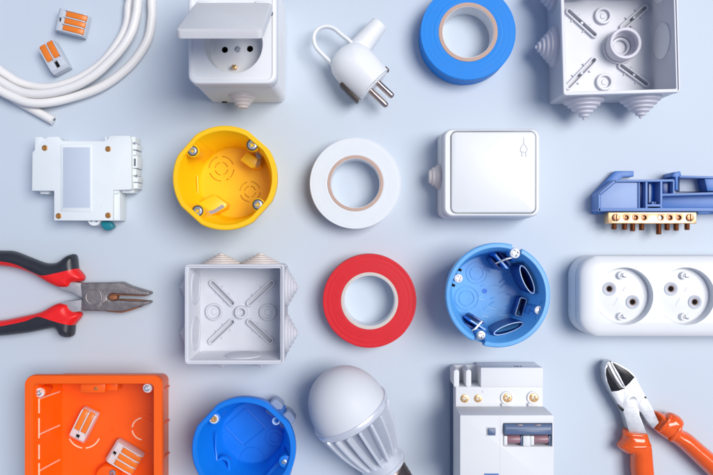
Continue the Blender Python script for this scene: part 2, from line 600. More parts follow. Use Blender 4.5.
# ------------------------------------------------------------------ lever connectors
def connector(label, px, py, rot, n, lever_len=14.5, body=None, z=0.1, tilt=(0, 0), L=20.5, pitch=4.6, hgt=10.5, group=None, lever_mat=None):
    body = body or M_CLEAR
    t = Thing('lever_connector', label, 'connector', px, py, z + 5, rot, group or 'lever wire connectors', lift=z)
    t.o.rotation_euler = (R(tilt[0]), R(tilt[1]), R(rot))
    w = pitch * n + 1.4
    x0, x1 = -L / 2, L / 2
    # side profile (x, z) extruded across the width
    prof = [(x0 + 0.6, 0), (x1 - 2.5, 0), (x1, 2.0), (x1, hgt - 3.4), (x1 - 1.2, hgt - 2.0), (x0 + L - lever_len - 0.4, hgt - 1.6), (x0 + L - lever_len - 1.4, hgt),
            (x0 + 2.0, hgt - 0.6), (x0, hgt - 2.8), (x0, 1.2)]
    M = Matrix(((1, 0, 0, 0), (0, 0, -1, 0), (0, 1, 0, 0), (0, 0, 0, 1)))
    cut = MB()
    sx = (x0 + 2.1, x0 + L - lever_len - 1.9)
    cut.box(sx[0], sx[1], -1.5, 1.3, hgt - 3.4, hgt + 2)
    b = MB().prism(prof, -w / 2, w / 2, M)
    bo = b.build('housing', body, t.o, bevel=0.35, cut=cut)
    MB().box(sx[0] + .1, sx[1] - .1, -1.4, 1.2, hgt - 3.38, hgt - 2.4).build('test_slot', M_DARK, bo)
    for i in range(n + 1):
        y = -w / 2 + 0.45 + (w - 0.9) * i / n
        pr = [(x1 - 0.2, hgt - 3.6), (x1 - 0.7, hgt - 1.0), (x1 - 3, hgt - 0.2), (x0 + L - lever_len - 1.2, hgt - 0.1), (x0 + L - lever_len - 1.2, hgt - 2.5), (x1 - 1, hgt - 4)]
        MB().prism(pr, -0.42, 0.42, Matrix.Translation((0, y, 0)) @ M).build('rib', body, t.o, bevel=0.15)
    for i in range(n):
        y = -w / 2 + 0.45 + (w - 0.9) * (i + 0.5) / n
        hw = (w - 0.9) / n / 2 - 0.62
        pr = [(x1 - 0.1, hgt - 2.6), (x1 + 0.3, hgt - 1.5), (x1 - 1.0, hgt - 0.6), (x1 - 6, hgt - 0.05), (x0 + L - lever_len + 0.8, hgt - 0.25), (x0 + L - lever_len, hgt - 1.0), (x0 + L - lever_len, hgt - 1.9)]
        MB().prism(pr, -hw, hw, Matrix.Translation((0, y, 0)) @ M).build('lever', lever_mat or M_LEVER, t.o, bevel=0.25)
    return t


connector('clear connector with three orange levers lying inside the white cable loop', 73, 24, -13.5, 3)
connector('clear connector with two orange levers lying inside the white cable loop', 55.5, 58.5, 119, 2, lever_len=12.0, pitch=5.2, L=21)


# ------------------------------------------------------------------ socket with raised lid
def socket():
    zc = 63.0
    t = Thing('wall_socket', 'white surface-mounted socket box with its hinged lid lifted open', 'socket', 247.8, 51, 0)
    lx, by, _ = t.p(209.3, 103.2, 0)
    rx, _, _ = t.p(286.4, 103.2, 0)
    w = rx - lx
    cx = (lx + rx) / 2
    dp = 67.0
    cy = by + dp / 2
    L = [rrect(w - 2, dp - 2, 4, 0, cx, cy), rrect(w - 0.4, dp - 0.4, 4.5, 1, cx, cy), rrect(w - 1.2, dp - 1.2, 5, zc - 12, cx, cy), rrect(w - 1.6, dp - 1.6, 5, zc - 11.5, cx, cy)]
    body = MB().loft(L)
    c0 = t.p(233.2, 43.6, zc)
    body.build('back_box', M_WHITE, t.o, cut=MB().lathe([(19.6, zc - 30), (19.6, zc + 5)], Matrix.Translation((c0[0], c0[1], 0)), n=64))
    # cover frame: rounded plate with raised lip
    z0, z1 = zc - 11.2, zc
    C = [rrect(w - 0.6, dp - 0.6, 5.4, z0, cx, cy), rrect(w, dp, 5.6, z0 + 0.6, cx, cy), rrect(w, dp, 5.6, z1 - 1.4, cx, cy), rrect(w - 0.8, dp - 0.8, 5.3, z1 - 0.4, cx, cy),
         rrect(w - 2.0, dp - 2.0, 5.0, z1, cx, cy), rrect(w - 4.6, dp - 4.6, 4.2, z1, cx, cy), rrect(w - 5.4, dp - 5.4, 4.0, z1 - 0.8, cx, cy)]
    ccx, ccy, _ = t.p(233.2, 43.6, zc)
    cut = MB().lathe([(17.4, zc - 15), (18.2, zc + 5)], Matrix.Translation((ccx, ccy, 0)), n=64)
    fr = MB().loft(C).build('cover_frame', M_WHITE_G, t.o, bevel=0.0, cut=cut)
    # inner panel line: thin raised plate ring
    # recess cup
    cup = MB().lathe([(17.9, zc - 1.2), (18.6, zc - 1.2), (18.2, zc - 17), (0.01, zc - 17), (0.01, zc - 15.6), (15.6, zc - 15.6), (16.9, zc - 14.4), (17.9, zc - 1.2)],
                     Matrix.Translation((ccx, ccy, 0)), n=64, cap0=False, cap1=False)
    holes = MB()
    pins = [t.p(224.8, 49.8, zc - 15.6), t.p(250.0, 48.9, zc - 15.6)]
    for p in pins:
        holes.lathe([(2.0, zc - 30), (2.0, zc - 10)], Matrix.Translation((p[0], p[1], 0)), n=24)
    cupo = cup.build('outlet_recess', M_WHITE_G, t.o, cut=holes)
    for p in pins:
        MB().lathe([(2.5, zc - 27), (2.5, zc - 16.2), (2.0, zc - 16.2), (2.0, zc - 26), (0.01, zc - 26)], Matrix.Translation((p[0], p[1], 0)), n=24, cap0=True, cap1=False).build('contact_tube', M_DARK, cupo)
    p = t.p(237.6, 49.2, zc - 15)
    screw(t.o, (p[0], p[1], zc - 15.2), 2.0, M_ZINC, 'slot', 60, name='centre_screw')
    for px, py, sgn in ((234, 66.4, 1), (234, 31, -1)):
        q = t.p(px, py, zc - 12)
        MB().box(q[0] - 1.5, q[0] + 1.5, q[1] - 1.5, q[1] + 1.0, zc - 15.5, zc - 11.5).build('earth_clip', M_BRASS, cupo, bevel=0.5)
    # lid: shallow tray hinged at the top edge
    hx0, hy, _ = t.p(195.3, 1.9, zc + 3)
    hx1, _, _ = t.p(271.9, 1.9, zc + 3)
    lw = hx1 - hx0 + 0.6
    llen = 57.0
    ang = 57.5
    ML = Matrix.Translation(((hx0 + hx1) / 2, hy, zc + 2.0)) @ Matrix.Rotation(R(-ang), 4, 'X') @ Matrix.Translation((0, -llen / 2, 0))
    th = 6.0
    tray = [rrect(lw, llen, 3.0, -th + 1.2), rrect(lw, llen, 3.0, -1.6), rrect(lw - 0.5, llen - 0.5, 2.9, -0.5), rrect(lw - 2.0, llen - 2.0, 2.6, 0.0)]
    lower = [rrect(lw - 3.2, llen - 3.2, 2.0, -1.9), rrect(lw - 3.2, llen - 3.2, 2.0, -th + 1.2)]
    lid = MB().loft(lower + tray, M=ML, cap0=True)
    MBm = lid.build('lid', M_LID, t.o, bevel=0.0)
    for sx in (-1, 1):
        MB().lathe([(1.7, -4.5), (1.7, 4.5)], axis_m(((hx0 + hx1) / 2 + sx * (lw / 2 - 6), hy - 0.2, zc + 0.2), (1, 0, 0)), n=20).build('hinge_knuckle', M_WHITE, t.o, bevel=0.3)
    q = t.p(242.6, 96, 25)
    MB().lathe(grommet_profile(8.4, 8.2, 3, 3.4), axis_m((q[0], by, 25), (0, -1, 0)), n=40).build('cable_grommet', M_WARMW, t.o)
    q = t.p(224.5, 102, 4)
    MB().box(q[0] - 1.8, q[0] + 1.8, by - 0.3, by + 1.0, 3.2, 5.0).build('latch_slot', M_DARK, t.o, bevel=0.2)
    q = t.p(272.3, 13.5, zc)
    MB().box(q[0] - 0.5, q[0] + 0.5, q[1] - 1.0, q[1] + 1.0, zc - 0.9, zc + 1.0).build('hinge_stop', M_INK, t.o, bevel=0.2)


socket()


# ------------------------------------------------------------------ plug with ring handle
def plug():
    t = Thing('power_plug', 'white plug with two round pins and a thin ring handle', 'plug', 360, 72, 14)
    zc = 15.2
    # body outline: flat contact face, domed back
    dome = [(358.8, 101.4), (349.5, 92.6), (339.7, 83.0), (333.2, 74.6), (330.9, 66.0), (332.6, 58.0), (337.6, 51.0), (344.4, 46.2), (352.2, 43.6), (360.4, 44.4), (367.8, 48.2), (377.5, 58.2), (388.2, 70.6)]
    q = [(v.x, v.y) for v in catmull(t.pp(dome, zc), 4)]
    fx, fy, _ = t.p(388.2, 70.6, zc)
    gx, gy, _ = t.p(358.8, 101.4, zc)
    nx, ny = (fy - gy), -(fx - gx)
    ln_ = math.hypot(nx, ny)
    nx, ny = nx / ln_ * 22, ny / ln_ * 22
    if nx < 0:
        nx, ny = -nx, -ny
    ext = [(gx + nx, gy + ny)] + q + [(fx + nx, fy + ny)]
    MB().pillow(q, zc, 15.0, 15.5, hpoly=ext, step=0.9, base=0.5).build('body', M_WHITE_G, t.o, sharp=50)
    # contact face plate between the pins
    a = Vector(t.p(388.2, 70.6, zc))
    b = Vector(t.p(358.8, 101.4, zc))
    ax = Vector((0, 0, 1)).cross(b - a).normalized()
    fwd = Vector((1, -1, 0)).normalized()
    if ax.dot(fwd) < 0:
        ax = -ax
    side = (b - a).normalized()
    mid = (a + b) / 2
    wd = (b - a).length
    Mf = Matrix(((side.x, 0, ax.x, mid.x), (side.y, 0, ax.y, mid.y), (0, 1, 0, zc), (0, 0, 0, 1)))
    MB().loft([rrect(wd * 0.86, 17, 8.2, -6, n=8), rrect(wd * 0.86, 17, 8.2, 0.5, n=8)], M=Mf).build('face_plate', M_WHITE, t.o, bevel=0.4)
    for px0, py0, px1, py1 in ((378.6, 81.5, 393.2, 97.2), (369.4, 89.2, 387.3, 106.6)):
        p1 = Vector(t.p(px1, py1, zc))
        p0 = p1 - ax * 20.5
        pr = [(2.1, 0), (2.1, 18.6), (1.9, 19.6), (1.2, 20.3), (0.01, 20.5)]
        MB().lathe(pr, axis_m(p0, ax), n=24).build('pin', M_PIN, t.o)
    # earth contact strip along the flank
    c = Vector(t.p(341.5, 84.6, zc + 1))
    d = Vector(t.p(357.8, 101.2, zc + 1))
    dr = (d - c).normalized()
    sd = Vector((-dr.y, dr.x, 0))
    Ms = Matrix(((dr.x, sd.x, 0, c.x), (dr.y, sd.y, 0, c.y), (0, 0, 1, 0), (0, 0, 0, 1)))
    MB().box(-0.5, (d - c).length + 0.4, -1.3, 2.6, zc - 4, zc + 5.2, Ms).build('earth_contact', M_EARTH, t.o, bevel=0.35)
    # top flank (other earth contact just showing)
    c2 = Vector(t.p(388.0, 70.9, zc))
    MB().box(-3.0, 0.5, -0.6, 0.8, zc - 3, zc + 3, Matrix(((ax.x, -ax.y, 0, c2.x), (ax.y, ax.x, 0, c2.y), (0, 0, 1, 0), (0, 0, 0, 1)))).build('earth_contact', M_EARTH, t.o, bevel=0.3)
    # strain relief
    e0 = Vector(t.p(360.5, 46.5, zc - 3.5))
    e1 = Vector(t.p(379.9, 23.4, zc - 3.5))
    ln = (e1 - e0).length
    MB().lathe([(7.6, -6), (7.4, 0), (6.6, ln * 0.5), (5.9, ln - 0.9), (5.5, ln - 0.2), (4.8, ln), (3.1, ln), (2.9, ln - 3), (0.01, ln - 3)], axis_m(e0, e1 - e0), n=32).build('cable_sleeve', M_WHITE, t.o)
    ring = [(334.5, 67), (329.8, 61.6), (322.5, 54.6), (316.2, 47.4), (313.9, 40), (314.9, 33.6), (319.4, 28.6), (326.6, 26.6), (334.2, 28.8), (341.2, 34.6), (348.6, 40.4), (353, 45)]
    MB().tube(catmull([t.p(x, y, zc) for x, y in ring], 8), 1.45, n=12, squash=1.6).build('ring_handle', M_WHITE_G, t.o, sharp=70)
    # moulded seam down the middle of the body
    s0 = Vector(t.p(362, 66, 30.0))
    s1 = Vector(t.p(377, 80, 29.4))
    MB().tube([s0 - Vector((0, 0, .35)), s1 - Vector((0, 0, 0.9))], 0.35, n=8).build('seam', M_EMBOSS, t.o)


plug()


# ------------------------------------------------------------------ rolls of tape
def tape(label, px, py, ro, rco, rci, m, mcore, zt=17.0):
    t = Thing('tape_roll', label, 'tape', px, py, zt, 0, 'rolls of insulating tape')
    f = K * (H - zt) / H
    ro, rco, rci = ro * f, rco * f, rci * f
    # wound tape: fine steps in the edge, as the turns never line up
    prof = [(rco, 0.0), (ro, 0.0), (ro, zt - 0.25), (ro - 0.25, zt)]
    rr = ro - 0.25
    rnd = random.Random(int(px))
    while rr > rco + 0.6:
        rr -= rnd.uniform(0.35, 0.9)
        prof.append((max(rr, rco), zt + rnd.uniform(-0.05, 0.02)))
    prof += [(rco, zt - 0.1)]
    MB().lathe(prof, n=128, ring=True).build('tape_winding', m, t.o, sharp=30)
    MB().lathe([(rci, 0.05), (rco - 0.02, 0.05), (rco - 0.02, zt + 0.1), (rco - 0.2, zt + 0.25), (rci + 0.2, zt + 0.25), (rci, zt + 0.05)], n=96, ring=True).build('cardboard_core', mcore, t.o)
    MB().lathe([(rci - 0.25, 0.1), (rci - 0.03, 0.1), (rci - 0.03, zt - 0.1), (rci - 0.25, zt - 0.1)], n=96, ring=True).build('core_lining', M_PAPER, t.o)
    # loose end of the tape as a thin step on the rim
    a0 = 150 if m is M_TWHITE else rnd.uniform(190, 250)
    MB().arc(0, 0, ro + 0.08, 0.2, a0, a0 + 70, 0.2, zt - 0.4, n=24).build('tape_end', M_CARD if m is M_TWHITE else m, t.o)


tape('roll of bright blue insulating tape with a tan core', 468.2, 32.2, 47.6, 29.6, 25.8, M_TBLUE, M_CARD)
tape('roll of white insulating tape with a brown core', 355.4, 183.3, 45.6, 28.0, 24.9, M_TWHITE, M_CARD)
tape('roll of red insulating tape with a pale core', 369.6, 300.8, 46.8, 28.6, 25.6, M_TRED, M_CARDL)


# ------------------------------------------------------------------ square grey junction boxes
def sq_shell(t, x0, x1, y0, y1, zt, wall, rc, m, floor=2.2, lip=0.9, slots=()):
    cx, cy, w, d = (x0 + x1) / 2, (y0 + y1) / 2, x1 - x0, y1 - y0
    L = [rrect(w - 2.4, d - 2.4, rc, 0, cx, cy), rrect(w - 1.4, d - 1.4, rc, 0.8, cx, cy), rrect(w - 0.8, d - 0.8, rc, zt - 5, cx, cy), rrect(w, d, rc, zt - 4.4, cx, cy), rrect(w, d, rc, zt - 0.5, cx, cy), rrect(w - 0.8, d - 0.8, rc - .3, zt, cx, cy),
         rrect(w - wall, d - wall, max(rc - wall / 2, .6), zt, cx, cy), rrect(w - wall, d - wall, max(rc - wall / 2, .6), zt - lip, cx, cy),
         rrect(w - 2 * wall, d - 2 * wall, max(rc - wall, .8), zt - lip, cx, cy), rrect(w - 2 * wall - 0.4, d - 2 * wall - 0.4, max(rc - wall, .8), zt - lip - 0.4, cx, cy),
         rrect(w - 2 * wall - 1.6, d - 2 * wall - 1.6, max(rc - wall, .8), floor + 1.0, cx, cy), rrect(w - 2 * wall - 3.2, d - 2 * wall - 3.2, max(rc - wall, .8), floor, cx, cy)]
    cut = None
    if slots:
        cut = MB()
        for a, b in slots:
            cut.stadium(t.p(*a, floor), t.p(*b, floor), 1.0, None, 0.3, floor + 4)
    return MB().loft(L).build('shell', m, t.o, cut=cut)


def boss(t, p, r, h, m, rin=None):
    rin = rin or r * 0.62
    MB().lathe([(r, 0), (r - 0.2, h - 0.4), (r - 0.6, h), (rin + 0.5, h), (rin + 0.1, h - 0.4), (rin, 0.3), (rin * 0.55, 0.3), (rin * 0.45, 0.9), (0.01, 0.9)],
               Matrix.Translation(p), n=32).build('floor_boss', m, t.o)


def big_box():
    zt = 37.0
    t = Thing('junction_box', 'large open grey junction box holding a loose grey collar, beside the blue tape', 'junction box', 602, 50, 0, 1.6, 'open grey junction boxes')
    x0 = t.p(562.3, 60, zt)[0]
    x1 = t.p(680, 60, zt)[0]
    y0 = t.p(620, 94.0, zt)[1]
    y1 = y0 + (x1 - x0)
    sl = (((568.3, 12), (594, 35.4)), ((622, 28), (644.5, 8.4)), ((568.3, 87), (593.5, 60.5)), ((620.5, 66.5), (645.6, 84.6)))
    sq_shell(t, x0, x1, y0, y1, zt, 2.4, 2.2, M_GREY, slots=sl)
    fz = 2.2
    for px, py in ((602.7, 16.4), (604, 82.4)):
        boss(t, t.p(px, py, fz), 6.2, 2.6, M_GREY)
    for a, b in (((568.3, 12), (594, 35.4)), ((622, 28), (644.5, 8.4)), ((568.3, 87), (593.5, 60.5)), ((620.5, 66.5), (645.6, 84.6))):
        MB().stadium(t.p(*a, fz), t.p(*b, fz), 2.3, 1.15, fz, fz + 2.2).build('slot_rib', M_GREY, t.o)
        pa, pb = Vector(t.p(*a, fz)), Vector(t.p(*b, fz))
        q = pa.lerp(pb, 0.5)
        MB().box(q.x - 0.9, q.x + 0.9, q.y - 0.9, q.y + 0.9, fz, fz + 2.0).build('slot_bridge', M_GREY, t.o, bevel=0.2)
        # small cross ribs on the outside of the slot
        dr = (pb - pa).normalized()
        sd = Vector((-dr.y, dr.x, 0))
        for f, s_ in ((0.3, 1), (0.7, -1), (0.72, 1), (0.25, -1)):
            c = pa.lerp(pb, f) + sd * s_ * 3.0
            Mx = Matrix(((sd.x, dr.x, 0, c.x), (sd.y, dr.y, 0, c.y), (0, 0, 1, 0), (0, 0, 0, 1)))
            MB().box(-1.0, 1.0, -0.35, 0.35, fz, fz + 1.3, Mx).build('rib', M_GREY, t.o, bevel=0.15)
    zg = 17.5
    cxm, cym = (x0 + x1) / 2, (y0 + y1) / 2
    xs = [t.p(583.6, 100, zg)[0], t.p(640.2, 100, zg)[0]]
    for x in xs:
        MB().lathe(grommet_profile(13.2, 13.6, 5, 1.0), axis_m((x, y0 + 0.4, zg), (0, -1, 0)), n=48).build('cone_grommet', M_GROM, t.o)
        MB().lathe([(12.5, -0.2), (12.5, 0.8), (11.8, 1.3), (0.01, 1.3)], axis_m((x, y1 - 3.4, zg + 2), (0, -1, 0.03)), n=40).build('knockout_disc', M_GROM, t.o)
    yl = t.p(552, 46.8, zg)[1]
    for y in (yl, yl + (xs[1] - xs[0])):
        MB().lathe(grommet_profile(13.2, 13.0, 5, 1.2), axis_m((x0 + 0.4, y, zg), (-1, 0, 0)), n=48).build('cone_grommet', M_GROM, t.o)
        MB().lathe([(12.0, -0.6), (12.0, 0.55), (11.4, 0.95), (0.01, 0.95)], axis_m((x1 - 3.2, y + 1.5, zg + 1.0), (-1, 0, 0.03)), n=40).build('knockout_disc', M_WHITE, t.o)
    # loose collar inside the box
    c = Thing('threaded_collar', 'loose grey ring collar standing inside the large grey box', 'collar', 619.5, 47.6, 2.4, 0, lift=2.4)
    MB().lathe([(9.4, 0), (11.9, 0), (11.9, 1.2), (11.6, 1.7), (10.6, 1.8)], n=56, ring=True).build('flange', M_GREY, c.o)
    MB().lathe([(6.6, 0.1), (10.5, 0.1), (10.5, 2.0), (10.1, 2.2), (10.1, 3.0), (10.9, 3.4), (10.9, 11.2), (10.5, 11.8), (8.9, 11.8), (8.5, 11.4), (8.5, 6.6), (7.7, 6.1), (7.7, 4.2), (6.9, 3.8)], n=64, ring=True).build('barrel', M_GROM, c.o)
    MB().lathe([(4.6, 0.2), (6.5, 0.2), (6.5, 2.4), (6.2, 2.7), (5.0, 2.7), (4.6, 2.4)], n=40, ring=True).build('inner_ring', M_GREY, c.o)


big_box()


def small_box():
    zt = 34.0
    t = Thing('junction_box', 'small empty grey junction box between the pliers and the red tape', 'junction box', 241.5, 312, 0, 0, 'open grey junction boxes')
    x0 = t.p(184.4, 300, zt)[0]
    x1 = t.p(284.2, 300, zt)[0]
    y1 = t.p(230, 264.2, zt)[1]
    y0 = t.p(230, 364.6, zt)[1]
    sl = (((213, 283), (232.6, 303)), ((272, 283), (250, 303)), ((212, 341), (232.6, 321.6)), ((270.6, 340.4), (250, 321.6)))
    sq_shell(t, x0, x1, y0, y1, zt, 2.5, 2.6, M_GREY, lip=1.2, slots=sl)
    fz = 2.2
    boss(t, t.p(241.6, 312, fz), 4.6, 3.4, M_GREY, 2.6)
    boss(t, t.p(214.4, 311.6, fz), 6.0, 2.6, M_GREY, 4.4)
    boss(t, t.p(268.0, 312, fz), 6.0, 2.6, M_GREY, 4.4)
    for a, b in (((213, 283), (232.6, 303)), ((272, 283), (250, 303)), ((212, 341), (232.6, 321.6)), ((270.6, 340.4), (250, 321.6))):
        MB().stadium(t.p(*a, fz), t.p(*b, fz), 2.35, 1.25, fz, fz + 2.4).build('slot_rib', M_GREY, t.o)
        pa, pb = Vector(t.p(*a, fz)), Vector(t.p(*b, fz))
        dr = (pb - pa).normalized()
        sd = Vector((-dr.y, dr.x, 0))
        for f, s_ in ((0.35, 1), (0.7, 1), (0.35, -1), (0.75, -1)):
            c = pa.lerp(pb, f) + sd * s_ * 2.9
            Mx = Matrix(((sd.x, dr.x, 0, c.x), (sd.y, dr.y, 0, c.y), (0, 0, 1, 0), (0, 0, 0, 1)))
            MB().box(-0.9, 0.9, -0.3, 0.3, fz, fz + 1.2, Mx).build('rib', M_GREY, t.o, bevel=0.12)
    zg = 16.5
    ys = [t.p(290, 287.5, zg)[1], t.p(290, 333.6, zg)[1]]
    xs = [t.p(221.5, 260, zg)[0], t.p(260.5, 260, zg)[0]]
    for y in ys:
        MB().lathe(grommet_profile(12.6, 8.4, 4, 1.0), axis_m((x1 - 0.4, y, zg - 2), (1, 0, 0)), n=48).build('cone_grommet', M_GREY, t.o)
        MB().lathe(grommet_profile(12.6, 8.0, 4, 1.0), axis_m((x0 + 0.4, y, zg - 2), (-1, 0, 0)), n=48).build('cone_grommet', M_GREY, t.o)
        MB().lathe([(11.6, -0.5), (11.6, 0.5), (11.0, 0.9), (9.8, 0.9), (9.4, 0.4), (0.01, 0.4)], axis_m((x0 + 3.1, y, zg), (1, 0, 0.03)), n=40).build('knockout_disc', M_GREY, t.o)
        MB().lathe([(11.6, -0.5), (11.6, 0.5), (11.0, 0.9), (0.01, 0.9)], axis_m((x1 - 3.1, y, zg), (-1, 0, 0.03)), n=40).build('knockout_disc', M_GREY, t.o)
    for x in xs:
        MB().lathe(grommet_profile(12.6, 7.2, 4, 2.4), axis_m((x, y1 - 0.4, zg), (0, 1, 0)), n=48).build('cone_grommet', M_WARMW, t.o)
        MB().lathe(grommet_profile(12.6, 5.6, 4, 1.0), axis_m((x, y0 + 0.4, zg - 2), (0, -1, 0)), n=48).build('cone_grommet', M_GREY, t.o)
    xm = (x0 + x1) / 2
    MB().lathe([(12.0, -0.5), (12.0, 0.5), (11.4, 0.9), (0.01, 0.9)], axis_m((xm + 3, y0 + 3.1, zg), (0, 1, 0.03)), n=40).build('knockout_disc', M_GREY, t.o)
    MB().lathe([(12.0, -0.5), (12.0, 0.5), (11.4, 0.9), (0.01, 0.9)], axis_m((xm + 12, y1 - 3.1, zg), (0, -1, 0.03)), n=40).build('knockout_disc', M_GREY, t.o)


small_box()


# ------------------------------------------------------------------ circuit breaker lying on its side
def breaker():
    zt = 17.5
    t = Thing('circuit_breaker', 'white circuit breaker lying on its side with a small teal lever', 'circuit breaker', 85, 178, 8)
    main = [(35, 136.8), (41.5, 136.8), (43.5, 138.4), (46, 138.4), (48, 136.6), (58.4, 136.6), (61.6, 141), (104, 141), (107.4, 139.4), (109.8, 135.6), (129.8, 135.6), (131.2, 141.5),
            (131.6, 189.6), (112.8, 190.2), (112.8, 220.6), (53.9, 220.6), (53.9, 190.8), (31.8, 190.8), (32.2, 152.5), (34.6, 149.8)]
    q = t.pp(main, zt)
    low = [(a * 0.995, b * 0.995) for a, b, _ in q]
    seam = MB()
    MB().prism(q, zt / 2 + 0.15, zt).build('half_shell', M_BREAK, t.o, bevel=0.45)
    q0 = t.pp(main, zt)
    MB().prism(q0, 0.0, zt / 2 - 0.15).build('half_shell', M_BREAK, t.o, bevel=0.45)
    MB().prism(low, zt / 2 - 1, zt / 2 + 1).build('core', M_BREAK, t.o)
    # raised panel frame and sticker
    x0, y1, _ = t.p(60.6, 144.2, zt)
    x1, y0, _ = t.p(92.2, 212, zt)
    MB().loft([rrect(x1 - x0, y1 - y0, 0.8, zt, (x0 + x1) / 2, (y0 + y1) / 2), rrect(x1 - x0 - 0.6, y1 - y0 - 0.6, 0.8, zt + 0.3, (x0 + x1) / 2, (y0 + y1) / 2)]).build('panel', M_BREAK, t.o)
    x0, y1, _ = t.p(63.2, 147.4, zt)
    x1, y0, _ = t.p(90.2, 207.8, zt)
    MB().box(x0, x1, y0, y1, zt + 0.31, zt + 0.42).build('sticker', M_STICK, t.o, bevel=0.04)
    for px, py in ((44.7, 148), (58.6, 216), (108.1, 149), (108.1, 215.4)):
        p = t.p(px, py, zt)
        MB().lathe([(2.0, zt - 0.1), (1.95, zt + 0.15), (1.5, zt + 0.4), (1.2, zt + 0.4), (0.8, zt + 0.05), (0.01, zt + 0.05)], Matrix.Translation((p[0], p[1], 0)), n=20).build('rivet', M_RIVET, t.o)
    # terminal strip down the right side, lower than the main face
    zl = 14.5
    for y_a, y_b, xr in ((136.5, 142.8, 135.2), (143.8, 149.5, 136.8), (150.5, 155.0, 135.6), (155.6, 168.0, 137.2), (168.8, 175.5, 136.2), (176.2, 182.0, 137.6), (182.6, 188.6, 137.0)):
        a = t.p(130.8, y_a, zl)
        b = t.p(xr, y_b, zl)
        MB().box(a[0], b[0], b[1], a[1], 2.0, zl - random.uniform(0, 1.8)).build('terminal_block', M_BREAK, t.o, bevel=0.35)
    a = t.p(134.0, 158.5, zl)
    b = t.p(135.6, 166.0, zl)
    MB().box(a[0], b[0], b[1], a[1], zl - 3, zl + 0.1).build('slot_mark', M_INK, t.o, bevel=0.1)
    for px, py in ((134.6, 143.4), (136.5, 176)):
        p = t.p(px, py, zl)
        screw(t.o, (p[0], p[1], zl + 0.1), 0.9, M_ZINC, 'slot', 40, name='terminal_screw')
    # rail foot
    q = t.pp([(112.8, 192.6), (119.8, 192.6), (119.8, 220.6), (112.8, 220.6)], 14)
    MB().prism(q, 1.0, 14.0).build('rail_foot', M_BREAK, t.o, bevel=0.4)
    for pts, z in ((((39.5, 190.4), (49.2, 190.4), (48.4, 194.0), (40.2, 194.0)), 12), (((121, 189.0), (134, 189.0), (133, 193.0), (122, 193.0)), 12), (((113.6, 190), (119.0, 190), (118.6, 193.6), (114, 193.6)), 15.5), (((104.6, 141.6), (107.6, 141.6), (106.6, 136.6), (104.8, 137.6)), 14)):
        MB().prism(t.pp(pts, z), 2.0, z).build('tab', M_BREAK, t.o, bevel=0.3)
    p = t.p(94.6, 220.4, 12)
    MB().lathe([(4.6, 4), (4.6, 13.2), (4.2, 13.6), (0.01, 13.6)], Matrix.Translation((p[0], p[1] + 0.8, 0)), n=32).build('lever_hub', M_BREAK, t.o)
    for dx, dy in ((-1.6, -1.2), (1.8, -1.6)):
        MB().lathe([(0.5, 13.4), (0.5, 13.8), (0.3, 13.9), (0.01, 13.9)], Matrix.Translation((p[0] + dx, p[1] + 0.8 + dy, 0)), n=10).build('hub_pip', M_INK, t.o)
    lev = t.pp([(99.8, 223.4), (103.8, 220.6), (110.6, 221.6), (114, 227.0), (108.6, 230.8), (103.6, 229.2)], 11)
    MB().prism(lev, 5.0, 11.5).build('lever', M_TEAL, t.o, bevel=0.9, seg=3)
    p = t.p(100.4, 206, zt)
    MB().lathe([(1.5, zt), (1.5, zt + 0.15), (1.2, zt + 0.2), (0.9, zt + 0.05), (0.01, zt + 0.05)], Matrix.Translation((p[0], p[1], 0)), n=18).build('moulding_mark', M_BREAK, t.o)


breaker()


# ------------------------------------------------------------------ round flush boxes
def round_loop(r, z, flats, dcut, n=120):
    out = []
    for i in range(n):
        a = 2 * PI * i / n
        rr = r
        for f in flats:
            da = (a - R(f) + PI) % (2 * PI) - PI
            if abs(da) < R(38):
                rr = min(rr, (r - dcut) / math.cos(da))
        out.append((rr * math.cos(a), rr * math.sin(a), z))
    return out


def round_shell(t, r, zt, wall, flats, dcut, m, floor=2.4, cut=None, draft=5.2):
    L = [round_loop(r - draft - 1.0, 0, flats, dcut), round_loop(r - draft, 0.8, flats, dcut), round_loop(r - 0.4, zt - 6, flats, dcut), round_loop(r, zt - 5.6, flats, dcut), round_loop(r, zt - 0.7, flats, dcut), round_loop(r - 0.7, zt, flats, dcut),
         round_loop(r - wall + 0.5, zt, flats, dcut * 0.7), round_loop(r - wall, zt - 0.5, flats, dcut * 0.7), round_loop(r - wall - draft * 0.9, floor + 1.2, flats, dcut * 0.6), round_loop(r - wall - draft * 0.9 - 1.2, floor, flats, dcut * 0.6)]
    return MB().loft(L).build('shell', m, t.o, cut=cut)


